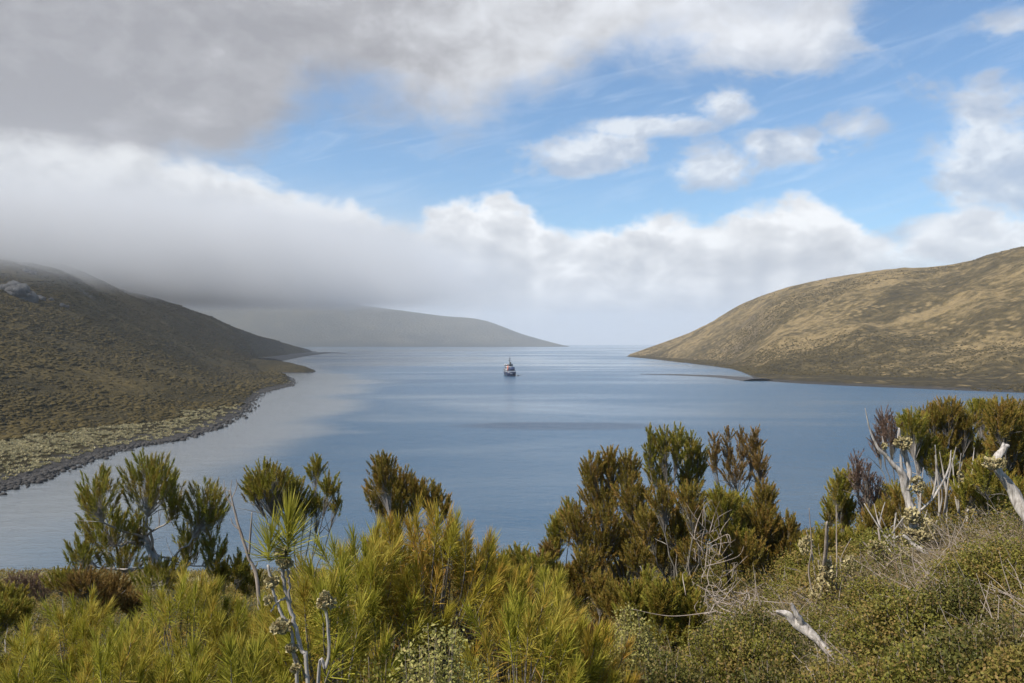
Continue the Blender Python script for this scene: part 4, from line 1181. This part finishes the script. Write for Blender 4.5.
def wood_thing(name, label, cat, limbs, m_, lich=(), seed=0, group=None, rough=.10, tuft=()):
    """dead wood from limbs ([points], [radii]); lichen is a part of its own"""
    rng = np.random.default_rng(seed)
    pts0 = np.array(limbs[0][0], float)
    root = empty(name, pts0[0]); tag(root, label, cat, group)
    mb = MB()
    for pts, rad in limbs:
        pts = np.array(pts, float); n_ = 6 * len(pts)
        l = spline(pts, n_); r2 = np.interp(np.linspace(0, 1, n_), np.linspace(0, 1, len(rad)), rad)
        r2 = r2 * (.6 if r2[0] > .10 else .7)
        t_ = np.linspace(0, 1, n_) * len(pts) * 1.3; ph = rng.random(6) * 6.28
        wob = np.stack([np.sin(t_ * 2.1 + ph[0]) + .5 * np.sin(t_ * 5.3 + ph[1]), np.sin(t_ * 1.8 + ph[2]), np.sin(t_ * 2.6 + ph[3])], -1)
        l = l + wob * (r2[:, None] * .22) * np.sin(np.linspace(0, math.pi, n_))[:, None]
        tube(mb, l, r2 * (1 + .05 * np.sin(t_ * 2.1 + ph[4]) + .02 * rng.normal(size=n_)), 14, flute=.75, seed=int(ph[5] * 9))
    mb.build('trunk' if cat != 'log' else 'trunk', M[m_], root, True)
    if len(lich):
        for c_, r2, k, s in lich:
            mb = MB(); lichen(mb, c_, r2, int(k * 2.2), rng, s * .62); mb.build('lichen', M['lichen'], root)
    return root

def gp(px, D, dz=0.0):
    x = (px - 512) / F * D
    return np.array([x, D, gz(x, D) + dz])

# bleached log
D = 8.2
wood_thing('dead_log', 'bleached white forked log lying on the green slope', 'log',
           [([P(832, 656, D - .15), P(815, 638, D - .05), P(800, 626, D), P(788, 616, D + .02), P(776, 611, D + .02)], [.05, .064, .07, .056, .014]),
            ([P(808, 632, D), P(800, 620, D - .03), P(795, 611, D - .05), P(791, 603, D - .06)], [.05, .046, .036, .012])], 'dead', seed=1)
# tilted trunk at the right edge
D = 11.0
wood_thing('dead_tree', 'tilted bleached trunk with a lichen rosette at the right picture edge', 'dead tree',
           [([P(1052, 548, D - .3), P(1024, 508, D - .1), P(1008, 485, D), P(997, 464, D), P(1003, 448, D), P(1009, 446, D)], [.16, .135, .115, .09, .06, .03]),
            ([P(998, 466, D), P(990, 468, D), P(984, 462, D)], [.05, .035, .012]), ([P(1004, 450, D), P(1003, 443, D)], [.05, .02])],
           'dead', [(P(993, 463, D - .1), (.13, .1, .07), 60, .05), (P(1002, 462, D - .05), (.05, .05, .05), 20, .04)], seed=2)
# forked trunk
D = 13.0
wood_thing('dead_tree', 'bleached forked trunk with pale lichen clumps, left of the wide domed tree', 'dead tree',
           [([P(932, 572, D), P(922, 553, D), P(913, 530, D), P(910, 508, D), P(904, 480, D), P(897, 468, D), P(886, 456, D), P(878, 448, D), P(870, 430, D), P(865, 408, D)],
             [.12, .11, .10, .095, .085, .065, .05, .035, .022, .007]),
            ([P(906, 490, D), P(909, 470, D + .05), P(904, 452, D + .05), P(900, 440, D), P(899, 428, D)], [.06, .055, .06, .05, .018]),
            ([P(903, 476, D), P(901, 462, D), P(900, 450, D)], [.04, .03, .012]), ([P(887, 457, D), P(884, 446, D), P(882, 436, D)], [.03, .02, .006]),
            ([P(921, 510, D), P(935, 495, D), P(948, 470, D), P(951, 450, D)], [.03, .025, .02, .006]),
            ([P(931, 500, D), P(936, 480, D), P(935, 455, D)], [.022, .018, .006])],
           'dead', [(P(903, 443, D - .1), (.13, .1, .10), 90, .05), (P(917, 485, D - .05), (.11, .1, .14), 80, .05), (P(911, 516, D - .1), (.13, .1, .13), 90, .055),
                    (P(913, 538, D - .15), (.18, .12, .16), 120, .055), (P(884, 446, D - .05), (.04, .04, .04), 18, .04), (P(926, 530, D - .1), (.14, .1, .2), 70, .05)], seed=3)
D = 12.5
wood_thing('dead_branch', 'short bleached branch stub at the foot of the bleached forked trunk', 'branch',
           [([P(903, 535, D), P(914, 545, D - .05), P(925, 553, D - .1), P(936, 562, D - .12)], [.03, .05, .075, .05])], 'dead', seed=4)
# lichen covered stems
D = 11.0
rng = np.random.default_rng(55)
limbs = []; li = []
for bx_, tx, ty, r0 in [(826, 827, 522, .055), (815, 818, 560, .03), (838, 830, 556, .04), (808, 806, 530, .018), (845, 851, 538, .016), (832, 836, 505, .014), (822, 809, 508, .016), (842, 862, 566, .02)]:
    b0 = P(bx_, 632, D + rng.normal() * .2); b0[2] = min(b0[2], gz(b0[0], b0[1]))
    t0 = P(tx, ty, D + rng.normal() * .25)
    limbs.append(([b0, b0 + (t0 - b0) * .35 + rng.normal(size=3) * .06, b0 + (t0 - b0) * .7 + rng.normal(size=3) * .05, t0], [r0, r0 * .9, r0 * .75, r0 * .35]))
    for q in range(3 if r0 > .02 else 1):
        f = rng.uniform(.25, .95)
        li.append((b0 + (t0 - b0) * f, (.10, .09, .13), 46, .05))
wood_thing('dead_tree', 'cluster of upright dead stems thickly crusted with cream lichen behind the bleached log', 'dead tree', limbs, 'twig', li, seed=5)
D = 11.5
wood_thing('dead_tree', 'thin split dead stem with peeling pale bark right of the lichen crusted cluster', 'dead tree',
           [([gp(857, D, -.1), P(856, 610, D), P(854, 590, D), P(852, 577, D)], [.05, .045, .04, .02]), ([P(854, 584, D), P(845, 568, D), P(838, 556, D)], [.025, .02, .008]),
            ([P(855, 600, D), P(868, 580, D), P(880, 566, D)], [.022, .018, .008])], 'twig', seed=6)
D = 12.0
wood_thing('dead_tree', 'short broken lichen draped stump left of the bleached forked trunk', 'dead tree',
           [([P(898, 606, D), P(889, 588, D), P(881, 568, D), P(878, 556, D)], [.07, .065, .06, .03]), ([P(880, 566, D), P(872, 552, D), P(862, 541, D)], [.035, .03, .01]),
            ([P(884, 575, D), P(880, 545, D), P(878, 528, D)], [.03, .03, .012])], 'twig',
           [(P(876, 548, D - .1), (.13, .1, .14), 80, .05), (P(884, 560, D - .1), (.1, .09, .08), 46, .05), (P(905, 556, D - .1), (.07, .07, .1), 26, .05)], seed=7)
D = 14.0
limbs = []
rng = np.random.default_rng(66)
for k in range(11):
    b0 = P(908 + rng.normal() * 8 - k * 2.5, 570 - k * 1.5, D + rng.normal() * .3); t0 = P(866 + k * 4.2 + rng.normal() * 4, 512 + rng.normal() * 8, D + .5 + rng.normal() * .3)
    limbs.append(([b0, (b0 + t0) / 2 + rng.normal(size=3) * .05, t0], [.025, .02, .008]))
wood_thing('dead_brush', 'sheaf of slanting grey dead branches left of the bleached forked trunk', 'dead branches', limbs, 'bark_pale', seed=8)
D = 16.0
limbs = []
for k in range(8):
    px_ = 925 + k * 6.5 + rng.normal() * 2
    b0 = P(px_ + rng.normal() * 5, 528, D); t0 = P(px_ + rng.normal() * 5, 440 + rng.random() * 40, D + rng.normal() * .4)
    limbs.append(([b0, (b0 + t0) / 2 + rng.normal(size=3) * .06, t0], [.03, .024, .008]))
wood_thing('dead_brush', 'row of thin upright dead stems under the wide domed tree', 'dead branches', limbs, 'bark_pale',
           [(P(960, 480, D - .2), (.05, .05, .2), 34, .05), (P(972, 505, D - .2), (.05, .05, .14), 30, .05)], seed=9)
# thicket of twigs in the middle
D = 14.0
limbs = []
for k in range(50):
    b0 = P(714 + rng.normal() * 9, 598 - rng.random() * 75, D + rng.normal() * .4)
    t0 = b0 + np.array([rng.normal() * .25 - .05, rng.normal() * .3, rng.uniform(.1, .55)])
    limbs.append(([b0, (b0 + t0) / 2 + rng.normal(size=3) * .08, t0], [.009, .007, .003]))
wood_thing('dead_brush', 'tangle of fine dry twigs between the broad heath and the dark green bush', 'dead branches', limbs, 'twig', seed=10)
D = 9.5
limbs = []
for k in range(34):
    b0 = P(730 + rng.normal() * 18, 608 + rng.normal() * 8, D + rng.normal() * .3)
    t0 = b0 + np.array([rng.normal() * .35, rng.normal() * .2, rng.uniform(-.02, .28)])
    limbs.append(([b0, (b0 + t0) / 2 + rng.normal(size=3) * .05, t0], [.008, .006, .003]))
wood_thing('dead_brush', 'low dry twig tangle in front of the bronze cone shaped bush', 'dead branches', limbs, 'twig', seed=11)
D = 8.5
wood_thing('dead_branch', 'small fallen brown branch below the bleached log', 'branch',
           [([P(762, 664, D), P(775, 660, D), P(790, 659, D)], [.012, .018, .012]), ([P(776, 660, D), P(786, 668, D)], [.012, .005])], 'twig', seed=12)
# leaning dead limb in the broad heath
D = 14.5
wood_thing('dead_branch', 'bleached thin branch leaning out under the broad olive brown heath', 'branch',
           [([P(662, 606, D), P(652, 588, D), P(640, 566, D)], [.035, .03, .012]), ([P(650, 585, D), P(636, 580, D)], [.018, .006])], 'dead', seed=13)
# bare sapling on the left crest
D = 15.0
wood_thing('dead_sapling', 'thin bare grey sapling between the forked olive tree and the flat topped bronze tree', 'dead tree',
           [([gp(262, D, -.1), P(258, 585, D), P(248, 555, D), P(240, 530, D), P(234, 508, D), P(230, 490, D)], [.05, .045, .04, .032, .025, .01]),
            ([P(249, 555, D), P(251, 530, D), P(252, 512, D)], [.026, .022, .012]), ([P(234, 508, D), P(226, 495, D), P(224, 480, D)], [.016, .012, .004]),
            ([P(232, 498, D), P(237, 486, D), P(236, 478, D)], [.014, .01, .004]), ([P(240, 530, D), P(233, 524, D), P(231, 518, D)], [.014, .012, .006]),
            ([P(231, 492, D), P(222, 488, D)], [.01, .004]), ([P(230, 494, D), P(232, 480, D)], [.01, .004])], 'twig', seed=14)
# tufted bare stems in front
def tufted():
    rng = np.random.default_rng(77); D = 5.2
    root = empty('tufted_shrub', gp(300, D, -.1))
    tag(root, 'bare stemmed plant with a big spiky tuft on top and lichen rosettes, front left', 'shrub')
    mb = MB()
    stems = [([gp(312, D, -.1), P(308, 683, D), P(302, 650, D), P(294, 622, D), P(288, 600, D), P(283, 572, D), P(286, 548, D)], [.02, .019, .018, .017, .016, .016, .014]),
             ([gp(296, D, -.1), P(297, 690, D + .05), P(294, 655, D), P(291, 630, D), P(281, 612, D), P(273, 590, D), P(268, 565, D)], [.018, .017, .016, .014, .013, .012, .011]),
             ([P(287, 598, D), P(278, 602, D), P(271, 612, D)], [.010, .008, .005]), ([P(290, 606, D), P(289, 580, D), P(287, 566, D)], [.011, .010, .008])]
    for pts, rad in stems:
        n_ = 6 * len(pts); l = spline(pts, n_); l[1:-1] += rng.normal(size=(n_ - 2, 3)) * .003
        tube(mb, l, np.interp(np.linspace(0, 1, n_), np.linspace(0, 1, len(rad)), rad) * .75 * (1 + .05 * rng.normal(size=n_)), 8)
    mb.build('stems', M['bark_pale'], root, True)
    mb = MB()
    for (px, py, l, n_, a0) in [(287, 556, .22, 190, 78), (269, 562, .16, 90, 75)]:
        plume(mb, P(px, py, D), [rng.normal() * .08, 0, 1], l, n_, .24, .0075, rng, a0, 6, -.1, .04)
    mb.build('foliage', M['spiky'], root)
    for px, py, r2, k in [(285, 562, .055, 60), (272, 582, .05, 44), (283, 626, .07, 70), (277, 628, .04, 30), (291, 648, .035, 26), (296, 668, .03, 22), (269, 600, .03, 18), (282, 552, .05, 40)]:
        mb = MB(); lichen(mb, P(px, py, D - .01), (r2 * .8, r2 * .8, r2 * .6), k * 2, rng, .019); mb.build('lichen', M['lichen'], root)
tufted()
D = 5.0
wood_thing('bare_stem', 'single curved bare stem ending in a dry lichen rosette, right of the tufted plant', 'dead stem',
           [([gp(314, D, -.1), P(318, 683, D), P(326, 668, D), P(329, 648, D), P(328, 625, D), P(325, 604, D)], [.015, .014, .013, .012, .011, .012]),
            ([P(325, 606, D), P(331, 598, D)], [.008, .004]), ([P(325, 606, D), P(319, 598, D)], [.008, .004])],
           'bark_pale', [(P(326, 603, D), (.055, .05, .035), 60, .026), (P(325, 596, D), (.035, .03, .025), 24, .024)], seed=15)
